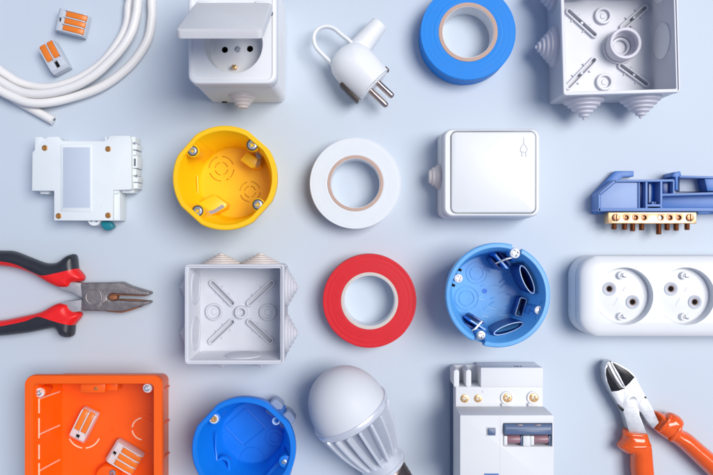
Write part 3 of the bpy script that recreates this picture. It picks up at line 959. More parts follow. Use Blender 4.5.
def yellow_box():
    zt = 42.0
    t = Thing('round_flush_box', 'yellow round flush-mount box with four screws in its rim', 'flush box', 224.8, 177.9, zt, 0, 'round flush-mount boxes')
    r = 52.3 * K * (H - zt) / H
    fz = 2.4
    flats = (139, 49, 228, 318)
    cut = MB()
    for (px, py, r1, r2) in ((221.4, 168.8, 8.6, 4.4), (250, 191.8, 7.0, 3.8)):
        p = t.p(px, py, fz)
        for rr in (r1, r2):
            nseg = 4
            for k in range(nseg):
                cut.arc(p[0], p[1], rr, 0.75, k * 90 + 12 + rr, k * 90 + 78 + rr, 0.9, fz + 3, n=10)
    sh = round_shell(t, r, zt, 3.6, flats, 1.1, M_YEL, fz, cut)
    for px, py, rs in ((192.8, 151, 2.7), (252.4, 145, 3.1), (197.8, 211, 3.0), (258, 204.6, 2.9)):
        p = Vector(t.p(px, py, zt - 2))
        u = Vector((p.x, p.y, 0)).normalized()
        a = math.atan2(u.y, u.x)
        # screw post: half round column against the wall
        rad = 4.2
        loop = [(p.x + rad * math.cos(a + x), p.y + rad * math.sin(a + x)) for x in [PI / 2 + PI * i / 14 for i in range(15)]]
        side = Vector((-u.y, u.x, 0))
        c1 = p + u * 2.4
        wallr = r - 4.6
        loop = [(c1.x + side.x * rad, c1.y + side.y * rad)] + loop + [(c1.x - side.x * rad, c1.y - side.y * rad)]
        low = [(x + u.x * -1.0, y + u.y * -1.0) for x, y in loop]
        L = [[(p.x + (x - p.x) * f - u.x * g, p.y + (y - p.y) * f - u.y * g, z) for x, y in loop] for f, g, z in ((0.5, 0.5, zt - 24), (0.85, -0.6, zt - 15), (1.0, 0.0, zt - 5), (1.0, 0, zt - 2.6), (0.9, 0, zt - 2.0))]
        MB().loft(L).build('screw_post', M_YEL, t.o)
        MB().lathe([(rs * 1.0, zt - 2.2), (rs * 1.22, zt - 2.2), (rs * 1.22, zt - 1.7), (rs * 1.0, zt - 1.6)], Matrix.Translation((p.x, p.y, 0)), n=28, ring=True).build('screw_ring', M_EARTH, t.o)  # dark ring drawn around the screw head
        screw(t.o, (p.x, p.y, zt - 1.2), rs, M_ZINC, 'cross', px * 7 % 90, depth=0.7)
    # slotted ears on the floor side walls
    for pts, z0, z1 in ((((240, 160), (246.5, 151.5), (258, 158.5), (259.5, 166), (251.5, 168.5)), fz + .05, 18), (((192, 206), (214, 194.5), (227, 203.5), (226, 208), (208, 216.5), (199, 217)), fz + .05, 16)):
        MB().prism(t.pp(pts, z1), z0, z1).build('slotted_ear', M_YEL, t.o, bevel=0.8)
    # slots in the ears, drawn as flat grey and brown inlays
    a, b = t.p(257.2, 152.0, 24), t.p(259.0, 160, 24)
    MB().stadium(t.p(257.6, 153.0, 18), t.p(259.0, 157.5, 18), 1.6, None, 17, 18.12).build('slot_inlay', M_SLOT, t.o)
    MB().stadium(t.p(259.6, 160.5, 18), t.p(257.6, 165.5, 18), 1.4, None, 17, 18.14).build('slot_inlay', M_RIVET, t.o)
    pts = [t.p(209.2, 212.6, 16.1), t.p(214.5, 211.4, 16.1), t.p(219.0, 208.6, 16.1), t.p(223.6, 205.8, 16.1)]
    MB().tube(catmull(pts, 5), 1.25, n=10, squash=0.12).build('slot_inlay', M_SLOT, t.o, label='curved grey inlay for a slot')
    pts = [t.p(195.5, 204.2, 14.2), t.p(203, 202.4, 14.2), t.p(209, 199.6, 14.4), t.p(213.2, 195.4, 14.6)]
    MB().tube(catmull(pts, 5), 0.8, n=8).build('moulded_ridge', M_YEL, t.o)
    # moulded rectangle on the left wall and marks
    for a, b in (((193.4, 175.5), (194.2, 193.5)), ((197.2, 175.5), (198.0, 193.5)), ((193.4, 175.5), (197.2, 175.5)), ((194.2, 193.5), (198.0, 193.5))):
        MB().tube([t.p(*a, 10), t.p(*b, 10)], 0.45, n=8).build('moulded_ridge', M_YEL, t.o)
    for px, py in ((214.5, 150.0), (201.5, 166.0), (229, 178)):
        p = t.p(px, py, fz)
        MB().lathe([(0.9, fz), (0.8, fz + 0.5), (0.01, fz + 0.6)], Matrix.Translation((p[0], p[1], 0)), n=12).build('moulded_pip', M_YEL, t.o)


yellow_box()


def claw_box():
    zt = 42.0
    t = Thing('round_flush_box', 'sky blue round flush-mount box with white screws and claw clamps', 'flush box', 498, 295.2, zt, 0, 'round flush-mount boxes')
    r = 52.4 * K * (H - zt) / H
    fz = 2.4
    cut = MB()
    for px, py, hw in ((515.3, 252.6, 3.6), (480.8, 337.5, 3.8)):
        p = Vector(t.p(px, py, zt))
        u = p.normalized() if False else Vector((p.x, p.y, 0)).normalized()
        s_ = Vector((-u.y, u.x, 0))
        Mx = Matrix(((u.x, s_.x, 0, p.x), (u.y, s_.y, 0, p.y), (0, 0, 1, 0), (0, 0, 0, 1)))
        cut.box(-9, 12, -hw, hw, zt - 9, zt + 3, Mx)
    round_shell(t, r, zt, 3.3, (), 0, M_BLUE1, fz, cut, draft=5.6)
    # moulded rings on the floor
    for px, py, rr in ((476.7, 273, (7.2, 4.6)), (466.8, 298, (8.2, 5.2))):
        p = t.p(px, py, fz)
        for q in rr:
            MB().lathe([(q - 0.35, fz - .1), (q - 0.25, fz + 0.55), (q + 0.25, fz + 0.55), (q + 0.35, fz - .1)], Matrix.Translation((p[0], p[1], 0)), n=40, ring=True).build('knockout_ring', M_BLUE1, t.o)
    p = t.p(484.8, 291, fz)
    MB().lathe([(1.7, fz), (1.6, fz + 0.7), (0.8, fz + 0.7), (0.6, fz + 0.2), (0.01, fz + 0.2)], Matrix.Translation((p[0], p[1], 0)), n=20).build('moulded_pip', M_BLUE2, t.o)
    # flow marks, fine raised streaks left by the mould
    rnd = random.Random(5)
    for k in range(44):
        px, py = rnd.uniform(480, 514), rnd.uniform(268, 326)
        a = rnd.uniform(-35, 40)
        ln = rnd.uniform(2.5, 8)
        c = Vector(t.p(px, py, fz))
        d = Vector((math.cos(R(a)), math.sin(R(a)), 0)) * ln / 2
        b = Vector((-d.y, d.x, 0)) * 0.12
        MB().tube(catmull([c - d, c + b, c + d], 4), rnd.uniform(0.3, 0.6), n=6, squash=0.35).build('flow_mark', M_BLUE1S if k % 2 == 0 else M_BLUE1, t.o)
    # screw posts and screws
    for px, py, rs, m, hp in ((515.3, 253.2, 3.35, M_WSCREW, zt - 3), (458.6, 278.4, 2.8, M_WSCREW, zt - 3), (539, 310.4, 2.8, M_WSCREW, zt - 6), (481, 335.4, 3.0, M_ZINC, zt - 3)):
        p = Vector(t.p(px, py, hp + 2))
        u = Vector((p.x, p.y, 0)).normalized()
        MB().lathe([(3.0, fz), (2.6, hp), (0.01, hp)], Matrix.Translation((p.x, p.y, 0)), n=24).build('screw_post', M_BLUE1, t.o, bevel=0.2)
        screw(t.o, (p.x, p.y, hp + 1.6), rs, m, 'cross', px * 3 % 90, depth=0.8)
        MB().lathe([(1.4, hp - 0.2), (1.4, hp + 0.8)], Matrix.Translation((p.x, p.y, 0)), n=14).build('screw_shank', M_STEELB, t.o)
        if rs > 2.9:
            continue
        s_ = Vector((-u.y, u.x, 0))
        for sg in (-1, 1):
            c = p + s_ * sg * 5.4 + u * 1.0
            Mx = Matrix(((u.x, s_.x, 0, c.x), (u.y, s_.y, 0, c.y), (0, 0, 1, 0), (0, 0, 0, 1)))
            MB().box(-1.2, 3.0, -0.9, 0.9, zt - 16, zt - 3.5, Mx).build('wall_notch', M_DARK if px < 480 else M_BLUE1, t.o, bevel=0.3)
    # claw clamps: folded plastic clips with a metal claw
    for (px, py, a) in ((502, 259.5, 222), (475, 326.5, 60)):
        c = Vector(t.p(px, py, 22))
        Mx = Matrix.Translation((c.x, c.y, 0)) @ Matrix.Rotation(R(a), 4, 'Z')
        for k, (x, w_, z1) in enumerate(((-5.2, 6.4, 26), (-1.8, 7.6, 22), (1.8, 7.2, 27), (5.2, 5.6, 20))):
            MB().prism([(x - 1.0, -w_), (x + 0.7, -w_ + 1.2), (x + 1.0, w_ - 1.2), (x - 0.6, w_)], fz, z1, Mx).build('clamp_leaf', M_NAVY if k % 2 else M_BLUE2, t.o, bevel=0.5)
        MB().tube([Mx @ Vector((-6.5, 3.5, 27)), Mx @ Vector((-1.5, 0.5, 28.5)), Mx @ Vector((5.5, -1.5, 26))], [0.6, 0.85, 0.5], n=8, squash=0.6).build('claw', M_SATIN, t.o)
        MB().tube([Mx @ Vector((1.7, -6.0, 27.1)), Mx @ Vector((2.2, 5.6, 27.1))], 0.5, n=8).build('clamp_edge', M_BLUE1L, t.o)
    # long oval loops standing along the right wall
    for (px, py, a, la, lb, z) in ((527, 279.5, 114, 10.6, 3.0, 31), (508.5, 328.5, 20, 11.0, 2.7, 27)):
        c = t.p(px, py, z)
        Mx = Matrix.Translation((c[0], c[1], 0)) @ Matrix.Rotation(R(a if a < 90 else a), 4, 'Z')
        outer = [(la * math.cos(2 * PI * i / 40), lb * math.sin(2 * PI * i / 40)) for i in range(40)]
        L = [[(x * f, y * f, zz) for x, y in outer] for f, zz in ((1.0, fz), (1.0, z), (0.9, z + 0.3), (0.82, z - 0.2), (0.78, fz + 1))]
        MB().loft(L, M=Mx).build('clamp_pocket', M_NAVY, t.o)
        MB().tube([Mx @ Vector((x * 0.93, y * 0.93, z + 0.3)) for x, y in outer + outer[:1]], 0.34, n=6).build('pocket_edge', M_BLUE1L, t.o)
    c = t.p(521, 307, 15)
    Mx = Matrix.Translation((c[0], c[1], 0)) @ Matrix.Rotation(R(-17), 4, 'Z')
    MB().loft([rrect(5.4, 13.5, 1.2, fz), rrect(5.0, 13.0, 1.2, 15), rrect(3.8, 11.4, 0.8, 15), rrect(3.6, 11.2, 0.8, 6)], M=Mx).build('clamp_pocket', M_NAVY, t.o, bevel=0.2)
    loop = rrect(4.6, 12.4, 1.0, 15.2)
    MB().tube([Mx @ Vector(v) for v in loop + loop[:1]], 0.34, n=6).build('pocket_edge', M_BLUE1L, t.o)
    MB().box(2.6, 13, -3, 3, fz, 24, Mx).build('clamp_arm', M_BLUE1, t.o, bevel=0.8)


claw_box()


def vivid_box():
    zt = 42.0
    t = Thing('round_flush_box', 'deep blue round flush-mount box cut by the bottom edge, next to the bulb', 'flush box', 243.6, 449.4, zt, 0, 'round flush-mount boxes')
    r = 52.0 * K * (H - zt) / H
    fz = 2.4
    round_shell(t, r, zt, 3.6, (137, 47, 227, 317), 1.3, M_BLUE2, fz, draft=8.6)
    for px, py, rr in ((252, 459, (8.2,)), (274.5, 437.6, (6.4, 3.4))):
        p = t.p(px, py, fz)
        for q in rr:
            MB().lathe([(q - 0.4, fz - .1), (q - 0.25, fz + 0.5), (q + 0.25, fz + 0.5), (q + 0.4, fz - .1)], Matrix.Translation((p[0], p[1], 0)), n=40, ring=True).build('knockout_ring', M_BLUE2, t.o)
    sq = t.pp([(224.5, 426), (244, 445.6), (265.5, 427.6), (246, 408)], fz + 0.3)
    for i in range(4):
        a, b = Vector(sq[i]), Vector(sq[(i + 1) % 4])
        MB().tube([a.lerp(b, 0.04), b.lerp(a, 0.04)], 0.5, n=8, squash=0.8).build('moulded_ridge', M_BLUE2, t.o)
    for px, py, rs, m in ((214, 418.8, 2.9, M_BRASSP), (285, 461.8, 1.7, M_STEELB)):
        p = Vector(t.p(px, py, zt - 2))
        u = Vector((p.x, p.y, 0)).normalized()
        sd = Vector((-u.y, u.x, 0))
        rad = 4.0
        a = math.atan2(u.y, u.x)
        c1 = p + u * 2.2
        loop = [(c1.x + sd.x * rad, c1.y + sd.y * rad)] + [(p.x + rad * math.cos(a + x), p.y + rad * math.sin(a + x)) for x in [PI / 2 + PI * i / 14 for i in range(15)]] + [(c1.x - sd.x * rad, c1.y - sd.y * rad)]
        MB().prism(loop, fz + .2, zt - 2.4).build('screw_post', M_BLUE2, t.o, bevel=0.4)
        if rs > 2:
            MB().lathe([(3.0, zt - 2.4), (3.0, zt - 1.6), (2.7, zt - 1.3), (2.1, zt - 1.3), (2.0, zt - 2.3)], Matrix.Translation((p.x, p.y, 0)), n=24, ring=True).build('screw_ring', M_WSCREW, t.o)
            screw(t.o, (p.x, p.y, zt - 0.9), 2.05, M_BRASS, 'cross', 12, depth=0.6)
        else:
            screw(t.o, (p.x - 0.5, p.y, zt - 1.6), rs, m, 'slot', 130)
    p = t.p(276, 421, zt - 4)
    MB().lathe([(1.7, zt - 8), (2.5, zt - 8), (2.5, zt - 3.6), (2.2, zt - 3.3), (1.9, zt - 3.3), (1.7, zt - 3.6)], Matrix.Translation((p[0], p[1], 0)), n=28, ring=True).build('empty_post', M_BLUE1L, t.o)
    MB().lathe([(3.2, fz), (2.6, zt - 8.2)], Matrix.Translation((p[0], p[1], 0)), n=24).build('screw_post', M_BLUE2, t.o)
    # arched slot column lower left, and a broad shelf lower right
    for pts, z1, rad in ((((218.5, 474), (217.5, 463), (222.5, 457.5), (229, 461), (229, 474)), 17, 1.7),):
        q = [t.p(x, y, z1) for x, y in pts]
        MB().tube(catmull(q, 6), rad, n=10, squash=1.4).build('arched_rib', M_BLUE2, t.o)
    q = t.pp([(262, 479), (281, 458), (291, 462), (289, 482)], 26)
    MB().prism(q, fz, 26).build('slotted_shelf', M_BLUE2, t.o, bevel=1.2, seg=3)
    q = t.pp([(214, 480), (216, 463), (222, 455), (230, 461), (230, 482)], 13)
    MB().prism(q, fz, 13).build('slotted_shelf', M_BLUE2, t.o, bevel=1.2, seg=3)
    # moulded ridges on the left wall
    for px in (209, 216):
        MB().tube([t.p(px, 432, 20), t.p(px - 0.5, 448, 18), t.p(px + 1, 462, 20)], 0.6, n=8).build('moulded_ridge', M_BLUE2, t.o)
    # clear joining clips on the outside, upper right
    for px, py, a in ((274.0, 408.5, 52), (286.0, 420.5, 36)):
        c = t.p(px, py, 18)
        Mx = Matrix.Translation((c[0], c[1], 0)) @ Matrix.Rotation(R(a), 4, 'Z')
        MB().loft([rrect(11, 9, 3, 6), rrect(11, 9, 3, 17), rrect(9.4, 7.4, 2.4, 18)], M=Mx).build('joining_clip', M_BLUECLIP, t.o)


vivid_box()


# ------------------------------------------------------------------ light switch
def light_switch():
    zt = 30.0
    t = Thing('rocker_switch', 'square white rocker switch with a small embossed plug symbol', 'switch', 491.9, 172.5, zt)
    x0, y1, _ = t.p(443.6, 128.4, zt)
    x1, y0, _ = t.p(540.3, 216.8, zt)
    cx, cy, w, d = (x0 + x1) / 2, (y0 + y1) / 2, x1 - x0, y1 - y0
    MB().loft([rrect(w - 1, d - 1, 5, 0, cx, cy), rrect(w + 1.6, d + 1.6, 5.6, 0.8, cx, cy), rrect(w + 0.6, d + 0.6, 5.6, zt - 9, cx, cy)]).build('back_box', M_WHITE, t.o, bevel=0.3)
    ix0, iy1, _ = t.p(451.0, 131.6, zt)
    ix1, iy0, _ = t.p(535.4, 213.2, zt)
    icx, icy, iw, idp = (ix0 + ix1) / 2, (iy0 + iy1) / 2, ix1 - ix0, iy1 - iy0
    F = [rrect(w - .6, d - .6, 5.6, zt - 9.3, cx, cy), rrect(w, d, 5.8, zt - 8.6, cx, cy), rrect(w, d, 5.8, zt - 2.2, cx, cy), rrect(w - 0.7, d - 0.7, 5.6, zt - 0.8, cx, cy), rrect(w - 2.4, d - 2.4, 5.0, zt, cx, cy),
         rrect(iw + 1.6, idp + 1.6, 4.2, zt, icx, icy), rrect(iw + 0.8, idp + 0.8, 4.0, zt - 0.5, icx, icy), rrect(iw + 0.6, idp + 0.6, 4.0, zt - 4, icx, icy)]
    MB().loft(F).build('cover_frame', M_WHITE_G, t.o)
    tilt = Matrix.Translation((icx, icy, zt)) @ Matrix.Rotation(R(-1.4), 4, 'Y') @ Matrix.Rotation(R(0.5), 4, 'X')
    MB().loft([rrect(iw - 0.5, idp - 0.5, 3.4, -3.0), rrect(iw - 0.5, idp - 0.5, 3.4, -0.2), rrect(iw - 1.1, idp - 1.1, 3.2, 0.7), rrect(iw - 2.8, idp - 2.8, 2.8, 1.1)], M=tilt).build('rocker', M_WHITE_G, t.o)
    # plug symbol, raised outline
    zz = zt + 1.9

    def S(px, py):
        return t.p(px, py, zz)
    sx, sy = 524.0, 0
    pear = [(523.9, 143.4), (522.6, 145.2), (521.2, 147.6), (520.5, 150.2), (521.4, 151.8), (523.9, 152.0), (526.6, 151.8), (527.6, 150.2), (526.8, 147.6), (525.2, 145.2), (523.9, 143.4)]
    for pts in (pear, [(523.9, 137.0), (523.9, 143.2)], [(522.2, 152), (522.2, 156.6)], [(526.0, 152), (526.0, 156.6)]):
        MB().tube([S(*q) for q in pts], 0.30, n=6, squash=0.35).build('symbol_stroke', M_LID, t.o)
    q = t.p(440, 176.8, 13)
    MB().lathe(grommet_profile(8.2, 7.4, 2, 4.6), axis_m((x0 - 0.7, q[1], 13), (-1, 0, 0)), n=40).build('cable_grommet', M_WARMW, t.o)


light_switch()


# ------------------------------------------------------------------ neutral terminal bar in a blue holder
def terminal_bar():
    t = Thing('terminal_bar', 'blue plastic holder carrying a brass terminal bar with screws', 'terminal bar', 655, 200, 0)
    zt = 16.0
    # back plate with hooked top arms
    back = [(592.8, 214.0), (592.6, 194.4), (614.2, 171.4), (632.2, 171.4), (632.2, 177.0), (621.8, 177.4), (607, 190), (640, 205), (720, 205), (760, 205), (760, 214.0)]
    MB().prism(t.pp(back, 3), 0, 6.0).build('back_plate', M_BLUE3, t.o, bevel=0.4)

    def wall(a, b, wd, z0, z1, m=M_BLUE3L, name='wall'):
        pa, pb = Vector(t.p(*a, z1)), Vector(t.p(*b, z1))
        dr = (pb - pa).normalized()
        sd = Vector((-dr.y, dr.x, 0))
        Mx = Matrix(((dr.x, sd.x, 0, pa.x), (dr.y, sd.y, 0, pa.y), (0, 0, 1, 0), (0, 0, 0, 1)))
        MB().box(-wd / 2, (pb - pa).length + wd / 2, -wd / 2, wd / 2, z0, z1, Mx).build(name, m, t.o, bevel=0.3)
    # sloped end panel, nearly flush with the wall tops
    pan = [(600.8, 208.2), (600.8, 195), (615.6, 182.6), (638.4, 182.6), (638.4, 208.2)]
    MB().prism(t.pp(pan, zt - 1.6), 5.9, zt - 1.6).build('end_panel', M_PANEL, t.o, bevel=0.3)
    wall((599.6, 210.0), (599.6, 194.2), 1.5, 0.5, zt)
    wall((599.9, 193.8), (615.0, 181.2), 1.5, 0.55, zt)
    wall((615.4, 181.0), (672.6, 180.4), 1.5, 0.5, zt)
    wall((599.6, 209.6), (758, 209.6), 2.2, 0.45, zt)
    wall((646.6, 183), (646.6, 207.8), 1.5, 0.6, zt)
    wall((661.4, 182.0), (661.4, 207.8), 1.6, 0.6, zt)
    wall((648.4, 205.4), (660, 205.4), 1.6, 0.6, zt)
    wall((673.8, 180.6), (673.8, 193.2), 1.2, 0.6, zt)
    wall((663, 194.8), (758, 192.2), 1.6, 0.6, zt)
    wall((639.2, 183), (639.2, 207.8), 1.0, 0.6, zt - 0.5)
    # pocket floors; raised navy fills paint the shade of deep slots
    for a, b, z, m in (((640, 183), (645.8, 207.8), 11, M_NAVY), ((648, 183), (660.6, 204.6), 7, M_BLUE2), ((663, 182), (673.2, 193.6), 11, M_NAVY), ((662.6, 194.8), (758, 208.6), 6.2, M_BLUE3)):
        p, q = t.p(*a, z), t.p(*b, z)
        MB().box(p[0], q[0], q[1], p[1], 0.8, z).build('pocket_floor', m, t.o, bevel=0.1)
    # bright tongue inside the middle window
    p, q = t.p(649.0, 184, 10), t.p(651.0, 203, 10)
    MB().box(p[0], q[0], q[1], p[1], 4, 10).build('tongue', M_BLUECLIP, t.o, bevel=0.3)
    for px in (653, 655.6):
        p = t.p(px, 203.4, 12)
        MB().box(p[0] - .7, p[0] + .7, p[1] - .9, p[1] + 1.2, 4, 12).build('tooth', M_BLUE3L, t.o, bevel=0.3)
    # hooked channel on the right
    hook = [(672.2, 176.6), (674.4, 172.0), (680.4, 171.2), (681.6, 175.8), (678.2, 177.2), (678.2, 190.2), (675.4, 190.2), (675.4, 177.2)]
    MB().prism(t.pp(hook, zt), 1, zt).build('hook', M_BLUE3, t.o, bevel=0.4)
    wall((680.8, 176.6), (758, 178.4), 1.5, 1, zt)
    p, q = t.p(679.6, 178.5, 4), t.p(758, 191.6, 4)
    MB().box(p[0], q[0], q[1], p[1], 0.4, 4.0).build('channel_floor', M_STICK, t.o, bevel=0.2)
    sl = t.pp([(704.6, 178.8), (720, 178.8), (720, 191), (707.4, 191)], zt - 1)
    MB().prism(sl, 1, zt - 1).build('channel_end', M_BLUE3, t.o, bevel=0.4)
    q = t.pp([(697, 210.4), (711.2, 210.4), (710.4, 214.2), (698, 214.2)], 12)
    MB().prism(q, 4, 12).build('foot', M_BLUE3, t.o, bevel=0.4)
    # pale light tongue in the long channel
    # brass bar
    zb = 15.0
    x0, y1, _ = t.p(608.2, 212.3, zb)
    x1, y0, _ = t.p(696.6, 223.6, zb)
    cut = MB()
    for px in (626.3, 635.6, 644.2, 661, 670, 679):
        p = t.p(px, 217.6, zb)
        cut.lathe([(2.15, zb - 5.5), (2.15, zb + 3)], Matrix.Translation((p[0], p[1], 0)), n=24)
    bar = MB().box(x0, x1, y0, y1, 6.5, zb).build('brass_bar', M_BRASSP, t.o, bevel=0.35, cut=cut)
    for i, px in enumerate((626.3, 635.6, 644.2, 661, 670, 679)):
        p = t.p(px, 217.6, zb)
        MB().lathe([(1.4, zb - 5.3), (2.1, zb - 5.3), (2.1, zb + 0.12), (1.75, zb + 0.14), (1.55, zb - 0.3)], Matrix.Translation((p[0], p[1], 0)), n=24, ring=True).build('wire_hole', M_COPPER, bar)
        screw(bar, (p[0], p[1], zb - 1.6), 1.5, M_COPPER if i != 3 else M_STEELB, 'slot', 90 if i != 3 else 30, name='wire_screw')
    for px in (615.9, 689.7):
        p = t.p(px, 217.6, zb)
        screw(bar, (p[0], p[1], zb + 0.9), 2.75, M_COPPER, 'slot', 90, name='fixing_screw')
    for px, ln in ((614, 4.0), (624.4, 4.3), (632.6, 5.2), (641.5, 4.6), (658.6, 7.4), (667.0, 4.6), (676.0, 4.8), (687.0, 4.4)):
        p = t.p(px, 224, 10.5)
        pr = [(1.75, -2.5), (1.75, 0)]
        n = 0
        z = 0.0
        while z < ln - 0.7:
            pr += [(1.95, z + 0.18), (1.6, z + 0.5)]
            z += 0.62
        pr += [(1.8, ln - 0.4), (1.3, ln), (0.01, ln)]
        MB().lathe(pr, axis_m((p[0], y0, 10.5), (0, -1, 0)), n=20).build('clamp_screw', M_COPPER, bar)


terminal_bar()


# ------------------------------------------------------------------ combination pliers
def pliers():
    t = Thing('combination_pliers', 'combination pliers with worn steel jaws and red and black grips', 'pliers', 75, 297, 8)
    zc = 8.5
    up_black = [(-40, 252.0), (-12, 250.4), (0, 250.6), (13, 251.4), (28.8, 257.4), (44, 263.0), (54, 263.0), (59.5, 260.4), (64, 256.8), (69, 254.6), (73.6, 254.4), (75.4, 258), (76.6, 268.6), (68, 270.6), (57.5, 273), (44, 275.3), (33, 271.8), (17.7, 264.3), (0, 261), (-20, 260.4), (-40, 261)]
    up_red = [(-40, 261), (-20, 260.4), (0, 261), (17.7, 264.3), (33, 271.8), (44, 275.3), (57.5, 273), (68, 270.6), (76.6, 268.6), (80.6, 273), (83.0, 276.6), (82.0, 280.8), (76, 282.2), (71, 283.4), (67.6, 287.4), (56.6, 287), (44, 281), (33, 274.6), (17.7, 269), (0, 266), (-20, 265.2), (-40, 266)]
    lo_red = [(-40, 321), (-20, 321.4), (0, 320.8), (22, 316.4), (39.8, 312), (55.3, 304), (66.2, 303.8), (69, 307.8), (72, 310.8), (79.4, 313), (79.8, 317.2), (73.4, 325.2), (63, 322.6), (53, 319.6), (39.8, 316.2), (26.5, 320.8), (0, 326), (-20, 327), (-40, 326.6)]
    lo_black = [(-40, 326.6), (-20, 327), (0, 326), (26.5, 320.8), (39.8, 316.2), (53, 319.6), (63, 322.6), (73.4, 325.2), (72.4, 334.8), (69.6, 337.4), (66, 338), (62, 337.2), (58.4, 335), (54.2, 329), (44, 329.8), (26.5, 333.2), (0, 336.2), (-20, 336.6), (-40, 335.6)]

    def sm(pts, per=4):
        return [(v.x, v.y) for v in catmull([(x, y, 0) for x, y in t_pp(pts)], per)]

    def t_pp(pts):
        return [q[:2] for q in t.pp(pts, zc + 3)]
    # outer edge, seam between the two rubbers, inner edge; each smoothed on its own so that the seam is shared
    for outer, seam_, inner in ((up_black[:13], up_black[12:], up_red[8:]), (lo_black[7:], lo_black[:8], lo_red[:12])):
        So, Ss, Si = sm(outer), sm(seam_), sm(inner)
        if outer is not None and outer[0] == up_black[0]:
            bl = So + Ss[1:]
            rd = Ss[::-1] + Si[1:]
            al = So + Si[1:]
        else:
            bl = Ss + So[1:]
            rd = Si + Ss[::-1][1:]
            al = Si + So[1:]
        for poly, m, nm in ((bl, M_GRIPK, 'grip'), (rd, M_GRIPR, 'grip_inlay')):
            MB().pillow(poly, zc, 7.2, 6.0, hpoly=al, step=0.75, base=0.8).build(nm, m, t.o, sharp=60)
    # thumb guards: raised ridges on the black horns
    for pts in (((60, 264), (66, 258.6), (72, 256.8)), ((58.6, 328.6), (62, 333), (68, 335.2))):
        MB().tube(catmull([t.p(x, y, 14.6) for x, y in pts], 5), 1.0, n=8, squash=0.7).build('grip_ridge', M_GRIPK, t.o)
    # jaws: two crossing forged halves
    upper = [(80.6, 283.4), (90.2, 283.0), (100.7, 283.0), (120.3, 282.4), (124.6, 284.4), (128.7, 286.4), (145.6, 291.4), (149.4, 292.3), (149.3, 295.0), (145.6, 295.6), (130, 294.6), (117, 293.9), (111.5, 293.2), (108.6, 295.0), (107.0, 298.0), (108.4, 300.6), (103.0, 304.0), (100.0, 310.6), (84.0, 310.4), (82.4, 298.4)]
    lower = [(81.0, 299.4), (90, 298.9), (107.4, 298.4), (109, 300.4), (112.6, 301.0), (117.5, 300.1), (130, 301.0), (144, 301.3), (149, 301.3), (149.3, 303.6), (142.7, 305.8), (121.7, 311.6), (100.7, 311.2), (88, 311), (80.6, 310.9)]
    up = MB().prism([p[:2] for p in t.pp(upper, 13)], 3.2, 13.4).build('jaw', M_STEEL, t.o, bevel=0.9, seg=3)
    lo = MB().prism([p[:2] for p in t.pp(lower, 13)], 3.2, 12.5).build('jaw', M_STEEL, t.o, bevel=0.9, seg=3)
    # tangs running into the grips
    MB().prism([p[:2] for p in t.pp([(58, 286), (70, 281), (86, 283.6), (86, 298.2), (80, 296.4), (73, 292.4), (62, 289.2)], 10)], 4.5, 11.6).build('tang', M_TANG, t.o, bevel=0.6)
    MB().prism([p[:2] for p in t.pp([(57, 307), (62, 303.2), (67, 300.9), (86, 299.0), (86, 310.8), (72, 312.4), (60, 312)], 10)], 4.5, 11.6).build('tang', M_TANG, t.o, bevel=0.6)
    p = t.p(93.5, 297, 13.4)
    MB().lathe([(5.6, 12.4), (5.6, 13.45), (5.3, 13.6), (4.9, 13.5), (4.8, 13.42), (0.01, 13.45)], Matrix.Translation((p[0], p[1], 0)), n=40).build('pivot', M_STEEL, t.o)
    # rusty facets: inner upper jaw face, lower outer flank, pivot throat
    MB().prism([q[:2] for q in t.pp([(111, 293.6), (129, 293.8), (145, 295.2), (145, 296.3), (128, 295.6), (112, 295.6)], 9)], 4, 9.5).build('jaw_serration', M_RUST, t.o, bevel=0.2)
    MB().prism([q[:2] for q in t.pp([(106, 311.6), (122, 312.8), (131, 310.6), (142, 306.6), (128, 308), (110, 310)], 8)], 3.4, 9).build('jaw_flank', M_RUST, t.o, bevel=0.3)
    MB().prism([q[:2] for q in t.pp([(108, 295.4), (114, 294.8), (116, 297), (115, 300), (110, 300.6), (107.6, 298.4)], 11)], 3, 8.6).build('pipe_throat', M_RUST, t.o, bevel=0.2)
    MB().prism([q[:2] for q in t.pp([(118, 300.2), (130, 300.7), (146, 301.2), (146, 300.6), (130, 299.6), (118, 299.2)], 9)], 4, 9.5).build('jaw_serration', M_RUST, t.o, bevel=0.15)


pliers()


